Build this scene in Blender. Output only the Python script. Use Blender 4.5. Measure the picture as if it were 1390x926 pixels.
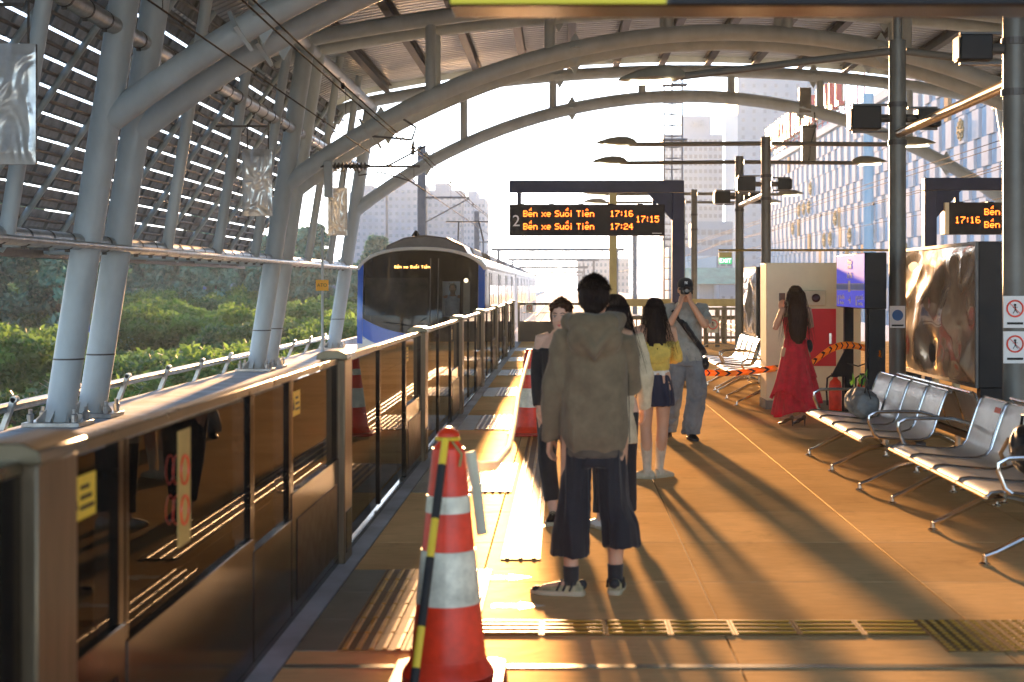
import bpy, bmesh, math, random
import numpy as np
from mathutils import Vector, Matrix, Euler, noise
R = math.radians
PI = math.pi
scene = bpy.context.scene
for o in list(bpy.data.objects): bpy.data.objects.remove(o)
COL = scene.collection

# ------------------------------------------------------------------ camera
cam_d = bpy.data.cameras.new('camera'); cam = bpy.data.objects.new('camera', cam_d); COL.objects.link(cam)
cam.location = (0, 0, 1.62); cam.rotation_euler = (R(90), 0, 0)
cam_d.sensor_width = 36; cam_d.lens = 50; cam_d.shift_x = -0.0496; cam_d.shift_y = -0.054
cam_d.clip_start = 0.05; cam_d.clip_end = 6000
cam_d.dof.use_dof = True; cam_d.dof.focus_distance = 19.0; cam_d.dof.aperture_fstop = 3.0
scene.camera = cam
# ------------------------------------------------------------------ sky, sun, exposure
SUN_AZ, SUN_EL = -3.2, 5.8            # degrees from +Y (negative = left), above horizon
world = bpy.data.worlds.new('World'); scene.world = world; world.use_nodes = True
wn, wl = world.node_tree.nodes, world.node_tree.links
bg = wn['Background']; sky = wn.new('ShaderNodeTexSky'); sky.sky_type = 'NISHITA'
sky.sun_disc = False; sky.sun_elevation = R(SUN_EL); sky.sun_rotation = R(SUN_AZ)
sky.altitude = 0; sky.air_density = 1.0; sky.dust_density = 0.15; sky.ozone_density = 1.5
hs_ = wn.new('ShaderNodeHueSaturation'); hs_.inputs['Saturation'].default_value = 0.5; wl.new(sky.outputs[0], hs_.inputs['Color']); tn_ = wn.new('ShaderNodeMix'); tn_.data_type = 'RGBA'; tn_.blend_type = 'MULTIPLY'; tn_.inputs['Factor'].default_value = 1; tn_.inputs['B'].default_value = (.82, .98, 1.30, 1); wl.new(hs_.outputs[0], tn_.inputs['A']); wl.new(tn_.outputs['Result'], bg.inputs[0]); bg.inputs[1].default_value = 0.135
sun_d = bpy.data.lights.new('sun', 'SUN'); sun = bpy.data.objects.new('sun', sun_d); COL.objects.link(sun)
sun_d.energy = 5.0; sun_d.angle = R(2.2); sun_d.color = (1.0, 0.55, 0.25)
sv = Vector((math.sin(R(SUN_AZ)) * math.cos(R(SUN_EL)), math.cos(R(SUN_AZ)) * math.cos(R(SUN_EL)), math.sin(R(SUN_EL))))
sun.rotation_euler = sv.to_track_quat('Z', 'Y').to_euler()
scene.view_settings.view_transform = 'Standard'; scene.view_settings.look = 'None'
scene.view_settings.gamma = 1.0; scene.view_settings.exposure = 2.6
scene.cycles.use_denoising = True
scene.cycles.max_bounces = 8; scene.cycles.diffuse_bounces = 4; scene.cycles.glossy_bounces = 4
scene.cycles.transparent_max_bounces = 12; scene.cycles.transmission_bounces = 6; scene.cycles.volume_bounces = 0
scene.cycles.sample_clamp_indirect = 6.0
HAZE = 0.0003; HAZE_G = 0.38

# ------------------------------------------------------------------ materials
_m = {}
def mat(name, col, rough=0.5, metal=0.0, var=0.12, scale=3.0, bump=0.0, bscale=40.0, col2=None, rvar=0.0,
        emit=0.0, trans=0.0, transl=0.0, spec=0.5, stretch=None, sheen=0.0, coat=0.0, world=False, objrand=0.0, alpha=1.0, ior=1.45):
    if name in _m: return _m[name]
    m = bpy.data.materials.new(name); m.use_nodes = True; _m[name] = m
    n, l = m.node_tree.nodes, m.node_tree.links
    p = n['Principled BSDF']; out = n['Material Output']
    p.inputs['Roughness'].default_value = rough; p.inputs['Metallic'].default_value = metal
    p.inputs['Specular IOR Level'].default_value = spec; p.inputs['IOR'].default_value = ior
    p.inputs['Transmission Weight'].default_value = trans; p.inputs['Alpha'].default_value = alpha
    p.inputs['Sheen Weight'].default_value = sheen; p.inputs['Coat Weight'].default_value = coat
    if world:
        tc = n.new('ShaderNodeNewGeometry'); src = tc.outputs['Position']
    else:
        tc = n.new('ShaderNodeTexCoord'); src = tc.outputs['Object']
    if stretch:
        mp = n.new('ShaderNodeMapping'); mp.inputs['Scale'].default_value = stretch
        l.new(src, mp.inputs['Vector']); src = mp.outputs['Vector']
    nz = n.new('ShaderNodeTexNoise'); nz.inputs['Scale'].default_value = scale; nz.inputs['Detail'].default_value = 6
    nz.inputs['Roughness'].default_value = 0.62
    l.new(src, nz.inputs['Vector'])
    mx = n.new('ShaderNodeMix'); mx.data_type = 'RGBA'
    c2 = col2 if col2 else tuple(max(0, c * (1 - 2.2 * var)) for c in col)
    c1 = col if col2 else tuple(min(1, c * (1 + 1.2 * var)) for c in col)
    rp = n.new('ShaderNodeMapRange'); rp.inputs['From Min'].default_value = 0.3; rp.inputs['From Max'].default_value = 0.7
    l.new(nz.outputs['Fac'], rp.inputs['Value'])
    mx.inputs['A'].default_value = (*c1, 1); mx.inputs['B'].default_value = (*c2, 1)
    l.new(rp.outputs[0], mx.inputs['Factor'])
    cout = mx.outputs['Result']
    if objrand:
        oi = n.new('ShaderNodeObjectInfo'); hs = n.new('ShaderNodeHueSaturation')
        mr = n.new('ShaderNodeMapRange'); mr.inputs['To Min'].default_value = 1 - objrand; mr.inputs['To Max'].default_value = 1 + objrand
        l.new(oi.outputs['Random'], mr.inputs['Value']); l.new(mr.outputs[0], hs.inputs['Value']); l.new(cout, hs.inputs['Color'])
        cout = hs.outputs[0]
    l.new(cout, p.inputs['Base Color'])
    if rvar:
        r2 = n.new('ShaderNodeMapRange'); r2.inputs['To Min'].default_value = max(0.02, rough - rvar); r2.inputs['To Max'].default_value = min(1, rough + rvar)
        nr = n.new('ShaderNodeTexNoise'); nr.inputs['Scale'].default_value = scale * 2.7; nr.inputs['Detail'].default_value = 4
        l.new(src, nr.inputs['Vector']); l.new(nr.outputs['Fac'], r2.inputs['Value']); l.new(r2.outputs[0], p.inputs['Roughness'])
    if bump:
        b = n.new('ShaderNodeBump'); b.inputs['Strength'].default_value = 1.0; b.inputs['Distance'].default_value = bump
        nb = n.new('ShaderNodeTexNoise'); nb.inputs['Scale'].default_value = bscale; nb.inputs['Detail'].default_value = 5
        l.new(src, nb.inputs['Vector']); l.new(nb.outputs['Fac'], b.inputs['Height']); l.new(b.outputs[0], p.inputs['Normal'])
    if emit:
        p.inputs['Emission Color'].default_value = (*col, 1); p.inputs['Emission Strength'].default_value = emit
    if transl:
        t = n.new('ShaderNodeBsdfTranslucent'); ms = n.new('ShaderNodeMixShader'); ms.inputs[0].default_value = transl
        hs2 = n.new('ShaderNodeHueSaturation'); hs2.inputs['Value'].default_value = 2.2; hs2.inputs['Hue'].default_value = 0.485
        l.new(cout, hs2.inputs['Color']); l.new(hs2.outputs[0], t.inputs[0])
        l.new(p.outputs[0], ms.inputs[1]); l.new(t.outputs[0], ms.inputs[2]); l.new(ms.outputs[0], out.inputs[0])
    return m

def glass(name, tint=(0.9, 0.93, 0.92), dark=0.15, rough=0.02, body=(0.25, 0.25, 0.24)):
    """thin sheet glass: mostly clear, fresnel reflection, a little dust"""
    if name in _m: return _m[name]
    m = bpy.data.materials.new(name); m.use_nodes = True; _m[name] = m
    n, l = m.node_tree.nodes, m.node_tree.links; n.remove(n['Principled BSDF']); out = n['Material Output']
    tr = n.new('ShaderNodeBsdfTransparent'); tr.inputs[0].default_value = (*tint, 1)
    gl = n.new('ShaderNodeBsdfGlossy'); gl.inputs['Roughness'].default_value = rough; gl.inputs['Color'].default_value = (0.95, 0.95, 0.95, 1)
    df = n.new('ShaderNodeBsdfDiffuse'); df.inputs[0].default_value = (*body, 1)
    nz = n.new('ShaderNodeTexNoise'); nz.inputs['Scale'].default_value = 2.5; nz.inputs['Detail'].default_value = 8
    tc = n.new('ShaderNodeTexCoord'); l.new(tc.outputs['Object'], nz.inputs['Vector'])
    mr = n.new('ShaderNodeMapRange'); mr.inputs['From Min'].default_value = .3; mr.inputs['From Max'].default_value = .8
    mr.inputs['To Min'].default_value = dark * 0.6; mr.inputs['To Max'].default_value = dark * 1.6; l.new(nz.outputs['Fac'], mr.inputs['Value'])
    m1 = n.new('ShaderNodeMixShader'); l.new(mr.outputs[0], m1.inputs[0]); l.new(tr.outputs[0], m1.inputs[1]); l.new(df.outputs[0], m1.inputs[2])
    fr = n.new('ShaderNodeFresnel'); fr.inputs[0].default_value = 1.09
    m2 = n.new('ShaderNodeMixShader'); l.new(fr.outputs[0], m2.inputs[0]); l.new(m1.outputs[0], m2.inputs[1]); l.new(gl.outputs[0], m2.inputs[2])
    l.new(m2.outputs[0], out.inputs[0]); return m

# ------------------------------------------------------------------ builders
class MB:
    def __init__(s): s.v = []; s.f = []; s.mi = []; s.m = 0
    def add(s, vs, fs):
        o = len(s.v); s.v += [tuple(v) for v in vs]; s.f += [tuple(i + o for i in f) for f in fs]; s.mi += [s.m] * len(fs)
        return s
    def box(s, x0, x1, y0, y1, z0, z1, M=None):
        vs = [Vector(p) for p in ((x0,y0,z0),(x1,y0,z0),(x1,y1,z0),(x0,y1,z0),(x0,y0,z1),(x1,y0,z1),(x1,y1,z1),(x0,y1,z1))]
        if M is not None: vs = [M @ v for v in vs]
        return s.add(vs, [(0,3,2,1),(4,5,6,7),(0,1,5,4),(1,2,6,5),(2,3,7,6),(3,0,4,7)])
    def bar(s, a, b, w, h=None, up=(0,0,1)):
        a, b = Vector(a), Vector(b); d = b - a; L = d.length; d.normalize(); h = h or w
        u = Vector(up)
        if abs(d.dot(u)) > .98: u = Vector((0,1,0))
        x = d.cross(u).normalized(); z = x.cross(d).normalized()
        M = Matrix((x, d, z)).transposed().to_4x4(); M.translation = a
        return s.box(-w/2, w/2, 0, L, -h/2, h/2, M)
    def tube(s, pts, r, n=12, caps=True, squash=1.0, closed=False):
        pts = [Vector(p) for p in pts]; k = len(pts)
        rs = r if isinstance(r, (list, tuple)) else [r] * k
        prev = None; rings = []
        for i, p in enumerate(pts):
            if closed: d = pts[(i+1) % k] - pts[i-1]
            else: d = (pts[min(i+1, k-1)] - pts[max(i-1, 0)])
            d.normalize()
            if prev is None:
                u = Vector((0,0,1)) if abs(d.z) < .9 else Vector((0,1,0))
                x = d.cross(u).normalized()
            else:
                x = (prev - d * prev.dot(d)).normalized()
            prev = x; y = d.cross(x)
            rr = rs[i]; ra, rb = (rr if isinstance(rr, (list, tuple)) else (rr, rr * squash))
            rings.append([p + x * ra * math.cos(2*PI*j/n) + y * rb * math.sin(2*PI*j/n) for j in range(n)])
        vs = [v for ring in rings for v in ring]; fs = []
        for i in range(k if closed else k-1):
            a = i*n; b = ((i+1) % k)*n
            for j in range(n):
                j2 = (j+1) % n; fs.append((a+j, a+j2, b+j2, b+j))
        if caps and not closed: fs += [tuple(range(n-1, -1, -1)), tuple((k-1)*n + j for j in range(n))]
        return s.add(vs, fs)
    def loft(s, secs, n=20, caps=True, pw=2.0):
        """secs: (cx,cy,z,rx,ry[,rot]) horizontal super-ellipses"""
        vs = []; fs = []
        for q in secs:
            cx, cy, z, rx, ry = q[:5]; rot = q[5] if len(q) > 5 else 0
            for j in range(n):
                a = 2*PI*j/n; c, d = math.cos(a), math.sin(a)
                c = math.copysign(abs(c)**(2/pw), c); d = math.copysign(abs(d)**(2/pw), d)
                x, y = rx*c, ry*d
                vs.append((cx + x*math.cos(rot) - y*math.sin(rot), cy + x*math.sin(rot) + y*math.cos(rot), z))
        k = len(secs)
        for i in range(k-1):
            for j in range(n):
                j2 = (j+1) % n; fs.append((i*n+j, i*n+j2, (i+1)*n+j2, (i+1)*n+j))
        if caps: fs += [tuple(range(n-1, -1, -1)), tuple((k-1)*n + j for j in range(n))]
        return s.add(vs, fs)
    def lathe(s, prof, c=(0,0,0), n=24, M=None):
        vs = []; fs = []; k = len(prof)
        for r, z in prof:
            for j in range(n):
                v = Vector((r*math.cos(2*PI*j/n), r*math.sin(2*PI*j/n), z))
                if M is not None: v = M @ v
                vs.append(v + Vector(c))
        for i in range(k-1):
            for j in range(n):
                j2 = (j+1) % n; fs.append((i*n+j, i*n+j2, (i+1)*n+j2, (i+1)*n+j))
        fs += [tuple(range(n-1, -1, -1)), tuple((k-1)*n + j for j in range(n))]
        return s.add(vs, fs)
    def ball(s, c, rx, ry=None, rz=None, n=14, M=None):
        ry = ry or rx; rz = rz or rx; vs = []; fs = []; m = n // 2 + 1
        for i in range(1, m):
            t = PI*i/m
            for j in range(n):
                p = Vector((rx*math.sin(t)*math.cos(2*PI*j/n), ry*math.sin(t)*math.sin(2*PI*j/n), -rz*math.cos(t)))
                if M is not None: p = M @ p
                vs.append(p + Vector(c))
        for i in range(m-2):
            for j in range(n):
                j2 = (j+1) % n; fs.append((i*n+j, i*n+j2, (i+1)*n+j2, (i+1)*n+j))
        fs += [tuple(range(n-1, -1, -1)), tuple((m-2)*n + j for j in range(n))]
        return s.add(vs, fs)
    def prism(s, poly, a0, a1, axis='y'):
        """poly in the other two axes, extruded from a0 to a1"""
        def P(u, w, a): return {'y': (u, a, w), 'x': (a, u, w), 'z': (u, w, a)}[axis]
        k = len(poly); vs = [P(u, w, a0) for u, w in poly] + [P(u, w, a1) for u, w in poly]
        fs = [tuple(range(k)), tuple(range(2*k-1, k-1, -1))] + [(i, i+k, (i+1) % k + k, (i+1) % k) for i in range(k)]
        return s.add(vs, fs)
    def grid(s, fn, nu, nv, closed=False):
        vs = [fn(i/nu, j/nv) for j in range(nv+1) for i in range(nu+1)]
        fs = [(j*(nu+1)+i, j*(nu+1)+i+1, (j+1)*(nu+1)+i+1, (j+1)*(nu+1)+i) for j in range(nv) for i in range(nu)]
        return s.add(vs, fs)
    def mesh(s, name, mats, smooth=False, ang=35, fix=True):
        me = bpy.data.meshes.new(name); me.from_pydata(s.v, [], s.f)
        ms = mats if isinstance(mats, (list, tuple)) else [mats]
        for m in ms:
            if m is not None: me.materials.append(m)
        if len(ms) > 1: me.polygons.foreach_set('material_index', s.mi)
        if fix:
            bm = bmesh.new(); bm.from_mesh(me); bmesh.ops.recalc_face_normals(bm, faces=bm.faces); bm.to_mesh(me); bm.free()
        if smooth:
            me.shade_smooth(); me.set_sharp_from_angle(angle=R(ang))
        me.update(); return me
    def build(s, name, mats, parent=None, smooth=False, bevel=0.0, world=False, ang=35, loc=None, rot=None, fix=True, solid=0.0):
        o = link(name, s.mesh(name, mats, smooth, ang, fix), parent, world, loc, rot)
        if solid:
            md = o.modifiers.new('solid', 'SOLIDIFY'); md.thickness = solid; md.offset = 0
        if bevel:
            md = o.modifiers.new('bevel', 'BEVEL'); md.width = bevel; md.segments = 2; md.limit_method = 'ANGLE'; md.angle_limit = R(40)
            o.data.shade_smooth(); o.data.set_sharp_from_angle(angle=R(50))
        return o

def chain_loc(p):
    v = Vector((0,0,0))
    while p is not None: v += p.location; p = p.parent
    return v
def link(name, data, parent=None, world=False, loc=None, rot=None):
    o = bpy.data.objects.new(name, data); COL.objects.link(o)
    if parent is not None: o.parent = parent
    if loc is not None: o.location = loc
    if world and parent is not None: o.location = Vector(o.location) - chain_loc(parent)
    if rot is not None: o.rotation_euler = rot
    return o
def tag(o, label=None, cat=None, group=None, kind=None):
    if label: o['label'] = label
    if cat: o['category'] = cat
    if group: o['group'] = group
    if kind: o['kind'] = kind
    return o
def thing(name, label, cat, loc=(0,0,0), rz=0, group=None):
    o = bpy.data.objects.new(name, None); COL.objects.link(o); o.location = loc; o.rotation_euler = (0, 0, rz)
    o.empty_display_size = .2
    return tag(o, label, cat, group)
KIDS = {}
def copy_tree(o, loc=None, rz=None, label=None, parent=None, scale=None):
    c = o.copy(); COL.objects.link(c)
    if parent is not None: c.parent = parent
    if loc is not None: c.location = loc
    if rz is not None: c.rotation_euler = (0, 0, rz)
    if scale is not None: c.scale = scale
    if label: c['label'] = label
    for ch in o.children: copy_tree(ch, parent=c)
    return c

def remeshed(mb, voxel, smooth_it=4, wr=0.0, wscale=(5,5,9), seed=0, fn=None):
    me = mb.mesh('tmp', None, fix=True)
    o = bpy.data.objects.new('tmp', me); COL.objects.link(o)
    r = o.modifiers.new('r', 'REMESH'); r.mode = 'VOXEL'; r.voxel_size = voxel; r.adaptivity = 0
    if smooth_it:
        s = o.modifiers.new('s', 'SMOOTH'); s.factor = .5; s.iterations = smooth_it
    dg = bpy.context.evaluated_depsgraph_get(); dg.update()
    new = bpy.data.meshes.new_from_object(o.evaluated_get(dg))
    bpy.data.objects.remove(o); bpy.data.meshes.remove(me)
    if wr or fn:
        off = Vector((seed*7.3, seed*3.1, seed*5.7))
        nn = [v.normal.copy() for v in new.vertices]
        for v, nrm in zip(new.vertices, nn):
            p = v.co
            if fn: p = fn(p.copy(), nrm)
            if wr:
                q = Vector((p.x*wscale[0], p.y*wscale[1], p.z*wscale[2])) + off
                w = noise.noise(q + Vector((0, 0, noise.noise(q*.6)*2.0)))
                w = 1 - abs(w)*2.4
                w2 = noise.noise(q*2.3)*.35
                p = p + nrm * wr * (w + w2 - .5)
            v.co = p
    new.update(); return new
def organic(name, mb, m, parent, voxel=.01, smooth_it=4, **k):
    me = remeshed(mb, voxel, smooth_it, **k); me.name = name; me.materials.clear(); me.materials.append(m)
    me.shade_smooth(); return link(name, me, parent)
# ------------------------------------------------------------------ material set
M_STEEL = mat('painted_tube', (.46,.53,.56), .42, .0, .085, 1.1, stretch=(1.5,1.5,.7), bump=.0015, bscale=14, rvar=.1, spec=.5)
M_GALV = mat('galvanised', (.45,.46,.45), .38, .75, .15, 6, bump=.001, bscale=60, rvar=.1)
M_DARKSTEEL = mat('dark_steel', (.09,.085,.08), .45, .3, .15, 5, bump=.001)
M_PURLIN = mat('purlin_brown', (.055,.046,.04), .5, .2, .15, 3)
M_SHEET = mat('roof_sheet', (.36,.40,.43), .4, .35, .10, 1.5, rvar=.12, stretch=(.3,2,1))
M_LOUV = mat('louvre_mesh', (.15,.17,.18), .55, .1, .18, 4, bump=.012, bscale=55, objrand=.12, transl=.06)
M_NAVY = mat('navy_paint', (.018,.02,.06), .4, .0, .1, 5, rvar=.1, spec=.25)
M_BLACK = mat('black_paint', (.012,.011,.012), .4, .0, .1, 5, rvar=.1, spec=.2)
M_BRONZE = mat('bronze_clad', (.16,.125,.08), .34, .6, .14, 4, rvar=.1, stretch=(8,8,.6))
M_BRONZED = mat('bronze_dark', (.008,.006,.005), .16, .0, .15, 3, rvar=.06, spec=.22)
M_CAP = mat('rail_cap', (.12,.10,.06), .3, .5, .12, 3, rvar=.1)
M_POLE = mat('pole_paint', (.15,.15,.135), .42, .2, .1, 3, rvar=.1)
M_STONE = mat('deck_concrete', (.42,.50,.57), .85, 0, .18, 1.5, bump=.004, bscale=20, world=True)
M_CREAM = mat('cream_paint', (.78,.70,.46), .55, 0, .06, 1.6, bump=.001, bscale=30, rvar=.08)
M_YELRAIL = mat('yellow_rail', (.40,.32,.12), .35, .35, .1, 3, rvar=.08)
M_CHROME = mat('steel_polished', (.62,.60,.56), .16, 1.0, .08, 8, rvar=.07)
M_SEAT = mat('seat_steel', (.72,.71,.68), .36, .55, .08, 5, rvar=.08, bump=.0012, bscale=180)
M_RUBBER = mat('rubber', (.02,.02,.02), .7)
M_LEDO = mat('led_orange', (1.0,.13,.012), .5, emit=1.6, var=0)
M_LEDW = mat('led_warm', (1.0,.42,.10), .5, emit=3.0, var=0)
M_LAMPL = mat('lamp_glow', (1.0,.93,.72), .5, emit=2.2, var=0)
M_WHITE = mat('white_paint', (.78,.78,.76), .4, 0, .05, 3)
M_GREYT = mat('grey_print', (.80,.78,.78), .5, 0, .05)
M_GLASS = glass('screen_glass', (.93,.95,.94), .015, .01)
M_RED = mat('red_plastic', (.80,.045,.012), .38, 0, .16, 7, rvar=.12)
M_REFL = mat('reflective_band', (.72,.70,.56), .35, .1, .22, 9, bump=.001)
M_YEL = mat('yellow_print', (.80,.55,.04), .4, 0, .05)
M_FOIL = mat('crumpled_wrap', (.50,.38,.26), .17, .35, .25, 1.2, rvar=.08, bump=.006, bscale=4, spec=.8, coat=.6)
M_FOILW = mat('crumpled_wrap_white', (.62,.63,.62), .2, .35, .15, 2, rvar=.08, bump=.008, bscale=5, spec=.8, coat=.5)

def floor_mat(name, joints=False):
    m = mat(name, (.74,.51,.25), .56, 0, .10, .8, rvar=.12, world=True, objrand=.10, col2=(.56,.375,.175), spec=0.005)
    n, l = m.node_tree.nodes, m.node_tree.links
    p = n['Principled BSDF']; base = p.inputs['Base Color'].links[0].from_socket
    g = n.new('ShaderNodeNewGeometry')
    mp = n.new('ShaderNodeMapping'); mp.inputs['Scale'].default_value = (3, 22, 3); l.new(g.outputs['Position'], mp.inputs['Vector'])
    nz = n.new('ShaderNodeTexNoise'); nz.inputs['Scale'].default_value = 1.6; nz.inputs['Detail'].default_value = 8; nz.inputs['Roughness'].default_value = .7
    l.new(mp.outputs[0], nz.inputs['Vector'])
    hs = n.new('ShaderNodeHueSaturation'); mr = n.new('ShaderNodeMapRange')
    mr.inputs['From Min'].default_value = .25; mr.inputs['From Max'].default_value = .75
    mr.inputs['To Min'].default_value = .80; mr.inputs['To Max'].default_value = 1.18
    l.new(nz.outputs['Fac'], mr.inputs['Value']); l.new(mr.outputs[0], hs.inputs['Value']); l.new(base, hs.inputs['Color'])
    st = n.new('ShaderNodeTexNoise'); st.inputs['Scale'].default_value = 2.2; st.inputs['Detail'].default_value = 10; st.inputs['Roughness'].default_value = .78; l.new(g.outputs['Position'], st.inputs['Vector'])
    sr = n.new('ShaderNodeMapRange'); sr.inputs['From Min'].default_value = .56; sr.inputs['From Max'].default_value = .70; sr.inputs['To Min'].default_value = 0; sr.inputs['To Max'].default_value = .38; l.new(st.outputs['Fac'], sr.inputs['Value'])
    sm = n.new('ShaderNodeMix'); sm.data_type = 'RGBA'; sm.inputs['B'].default_value = (.20,.13,.06,1); l.new(sr.outputs[0], sm.inputs['Factor']); l.new(hs.outputs[0], sm.inputs['A'])
    l.new(sm.outputs['Result'], p.inputs['Base Color'])
    b = n.new('ShaderNodeBump'); b.inputs['Distance'].default_value = .0012
    nb = n.new('ShaderNodeTexNoise'); nb.inputs['Scale'].default_value = 9; nb.inputs['Detail'].default_value = 8; l.new(g.outputs['Position'], nb.inputs['Vector'])
    l.new(nb.outputs['Fac'], b.inputs['Height'])
    df = n.new('ShaderNodeBsdfDiffuse'); l.new(sm.outputs['Result'], df.inputs['Color']); l.new(b.outputs[0], df.inputs['Normal'])
    gl = n.new('ShaderNodeBsdfGlossy'); gl.inputs['Color'].default_value = (1, .78, .45, 1); l.new(b.outputs[0], gl.inputs['Normal'])
    gr = n.new('ShaderNodeMapRange'); gr.inputs['To Min'].default_value = .22; gr.inputs['To Max'].default_value = .42; l.new(nz.outputs['Fac'], gr.inputs['Value']); l.new(gr.outputs[0], gl.inputs['Roughness'])
    mxs = n.new('ShaderNodeMixShader'); mxs.inputs[0].default_value = .016; l.new(df.outputs[0], mxs.inputs[1]); l.new(gl.outputs[0], mxs.inputs[2])
    l.new(mxs.outputs[0], n['Material Output'].inputs[0])
    return m
M_FLOOR = floor_mat('floor_tile')
M_SLATE = mat('slate_tile', (.20,.20,.15), .55, 0, .10, 3, rvar=.03, spec=.2, world=True, objrand=.05)
M_TACT = mat('tactile_yellow', (.50,.27,.03), .45, 0, .12, 5, rvar=.1, objrand=.06)
M_JOINT = mat('joint', (.07,.06,.045), .8)

# ================================================================== SETTING
# ground far below, reaches the horizon
GZ = -9.0
g = MB().grid(lambda u, v: (-700 + 1400*u, -60 + 1260*v, GZ), 1, 1).build('ground', mat('grass_ground', (.07,.09,.03), .9, 0, .3, .05, world=True, col2=(.11,.10,.07)), world=False)
tag(g, kind='structure')
# platform body and floor
PX0, PX1, PY0, PY1 = -1.68, 9.68, -6.0, 41.5
b = MB(); b.box(PX0, PX1, PY0, PY1, -1.25, -.022)
plat = b.build('platform', M_STONE); tag(plat, kind='structure')
b = MB().box(PX0-.04, -1.2, PY0, PY1, -.018, -.004); b.build('edge_strip', M_STONE, plat)
# tiles 1.2 m; individually where they show, one slab beyond
xs = [-1.195] + [-.447 + 1.2*k for k in range(9)] + [9.68]
tile_cache = {}
def tile(x0, x1, y0, y1, m=M_FLOOR, gap=.0045, h=.016, name='floor_tile'):
    key = (round(x1-x0, 3), round(y1-y0, 3), m.name)
    if key not in tile_cache:
        w, d = (x1-x0)/2-gap, (y1-y0)/2-gap; c = .001
        bb = MB(); bb.add([(-w,-d,0),(w,-d,0),(w,d,0),(-w,d,0),(-w,-d,h-c),(w,-d,h-c),(w,d,h-c),(-w,d,h-c),(-w+c,-d+c,h),(w-c,-d+c,h),(w-c,d-c,h),(-w+c,d-c,h)],
            [(0,1,5,4),(1,2,6,5),(2,3,7,6),(3,0,4,7),(4,5,9,8),(5,6,10,9),(6,7,11,10),(7,4,8,11),(8,9,10,11)])
        tile_cache[key] = bb.mesh(name, m)
    return link(name, tile_cache[key], plat, loc=((x0+x1)/2, (y0+y1)/2, -.016))
MB().box(-1.2, PX1-.01, 1.0, 28.0, -.0215, -.0125).build('joint_bed', M_JOINT, plat)
ybreaks = []; y = 1.78
while y < 26: ybreaks.append(y); y += 1.2
wb = [(7.2 + 4.83*k - .9, 7.2 + 4.83*k + .9) for k in range(7)]       # warning fields at each door
for j in range(len(ybreaks)-1):
    for i in range(len(xs)-1):
        if xs[i] > 1 and .327*ybreaks[j+1] < xs[i]-.3: continue        # never in view
        tile(xs[i], xs[i+1], ybreaks[j], ybreaks[j+1])
rest = MB().box(-1.195, PX1-.005, ybreaks[-1], PY1-.01, -.016, 0).build('floor_slab', M_FLOOR, plat)
near = MB().box(-1.195, PX1-.005, PY0+.01, 1.77, -.016, 0).build('floor_slab', M_FLOOR, plat)
side = MB()
for j in range(len(ybreaks)-1):
    s0 = [x for x in xs[:-1] if x > 1 and .327*ybreaks[j+1] < x-.3]
    if s0: side.box(min(s0)+.004, PX1-.005, ybreaks[j]+.004, ybreaks[j+1]-.004, -.016, 0)
tag(side.build('floor_slab', M_FLOOR, plat), kind='stuff')
# seams on the far slab
fs = MB()
for k in range(12): fs.box(-1.19, PX1-.02, ybreaks[-1]+1.2*(k+1)-.004, ybreaks[-1]+1.2*(k+1)+.004, -.001, .0015)
for x in xs[1:-1]: fs.box(x-.003, x+.003, ybreaks[-1]+.01, PY1-.03, -.001, .0015)
tag(fs.build('joint_lines', M_JOINT, plat), kind='stuff')
# metal expansion joint and line strips
MB().box(-1.19, 9.6, 6.02, 6.075, -.002, .004).build('expansion_joint', mat('joint_metal', (.20,.18,.12), .35, .7), plat)
# dark slate fields next to each door with the ribbed warning field beside it
rib_cache = {}
def bars_tile(x0, x1, y0, y1, nb, along='y', mt=M_TACT, dots=False, parent=plat):
    key = (round(x1-x0,3), round(y1-y0,3), nb, along, dots)
    if key not in rib_cache:
        w, d = (x1-x0)/2-.002, (y1-y0)/2-.002; bb = MB().box(-w, w, -d, d, -.006, .003); bb.m = 1
        if dots:
            nx = nb; ny = max(1, round(nb*d/w))
            for i in range(nx):
                for j in range(ny):
                    cx = -w + (i+.5)*2*w/nx; cy = -d + (j+.5)*2*d/ny
                    bb.lathe([(.016,.003),(.014,.0065),(.009,.008)], (cx,cy,0), 8)
        else:
            for i in range(nb):
                if along == 'y': c = -w + (i+.5)*2*w/nb; bb.prism([(c-.013,.003),(c+.013,.003),(c+.008,.009),(c-.008,.009)], -d+.012, d-.012, 'y')
                else: c = -d + (i+.5)*2*d/nb; bb.prism([(c-.013,.003),(c+.013,.003),(c+.008,.009),(c-.008,.009)], -w+.012, w-.012, 'x')
        rib_cache[key] = bb.mesh('tactile_tile', [mat('tactile_base', (.17,.085,.015), .6, 0, .12, 5), mt])
    return link('tactile_tile', rib_cache[key], parent, loc=((x0+x1)/2, (y0+y1)/2, .0025))
for y0, y1 in wb:
    for k in range(3):
        sl = MB().box(-1.19, -1.004, y0+.6*k+.003, y0+.6*k+.597, -.003, .0035)
        sl.build('slate_tile', M_SLATE, plat)
    n = 3 if y0 < 24 else 1
    for k in range(n*2 if n == 3 else 1):
        h = .3 if n == 3 else 1.8
        for c in range(2):
            bars_tile(-1.0+.3*c, -.7+.3*c, y0+k*h, y0+(k+1)*h, 5)
# guide line along the platform
y = 8.4
while y < 28:
    if not any(a-.05 < y < b_ for a, b_ in wb) or True: bars_tile(-.37, -.13, y, y+.6, 3)
    y += .6
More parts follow.
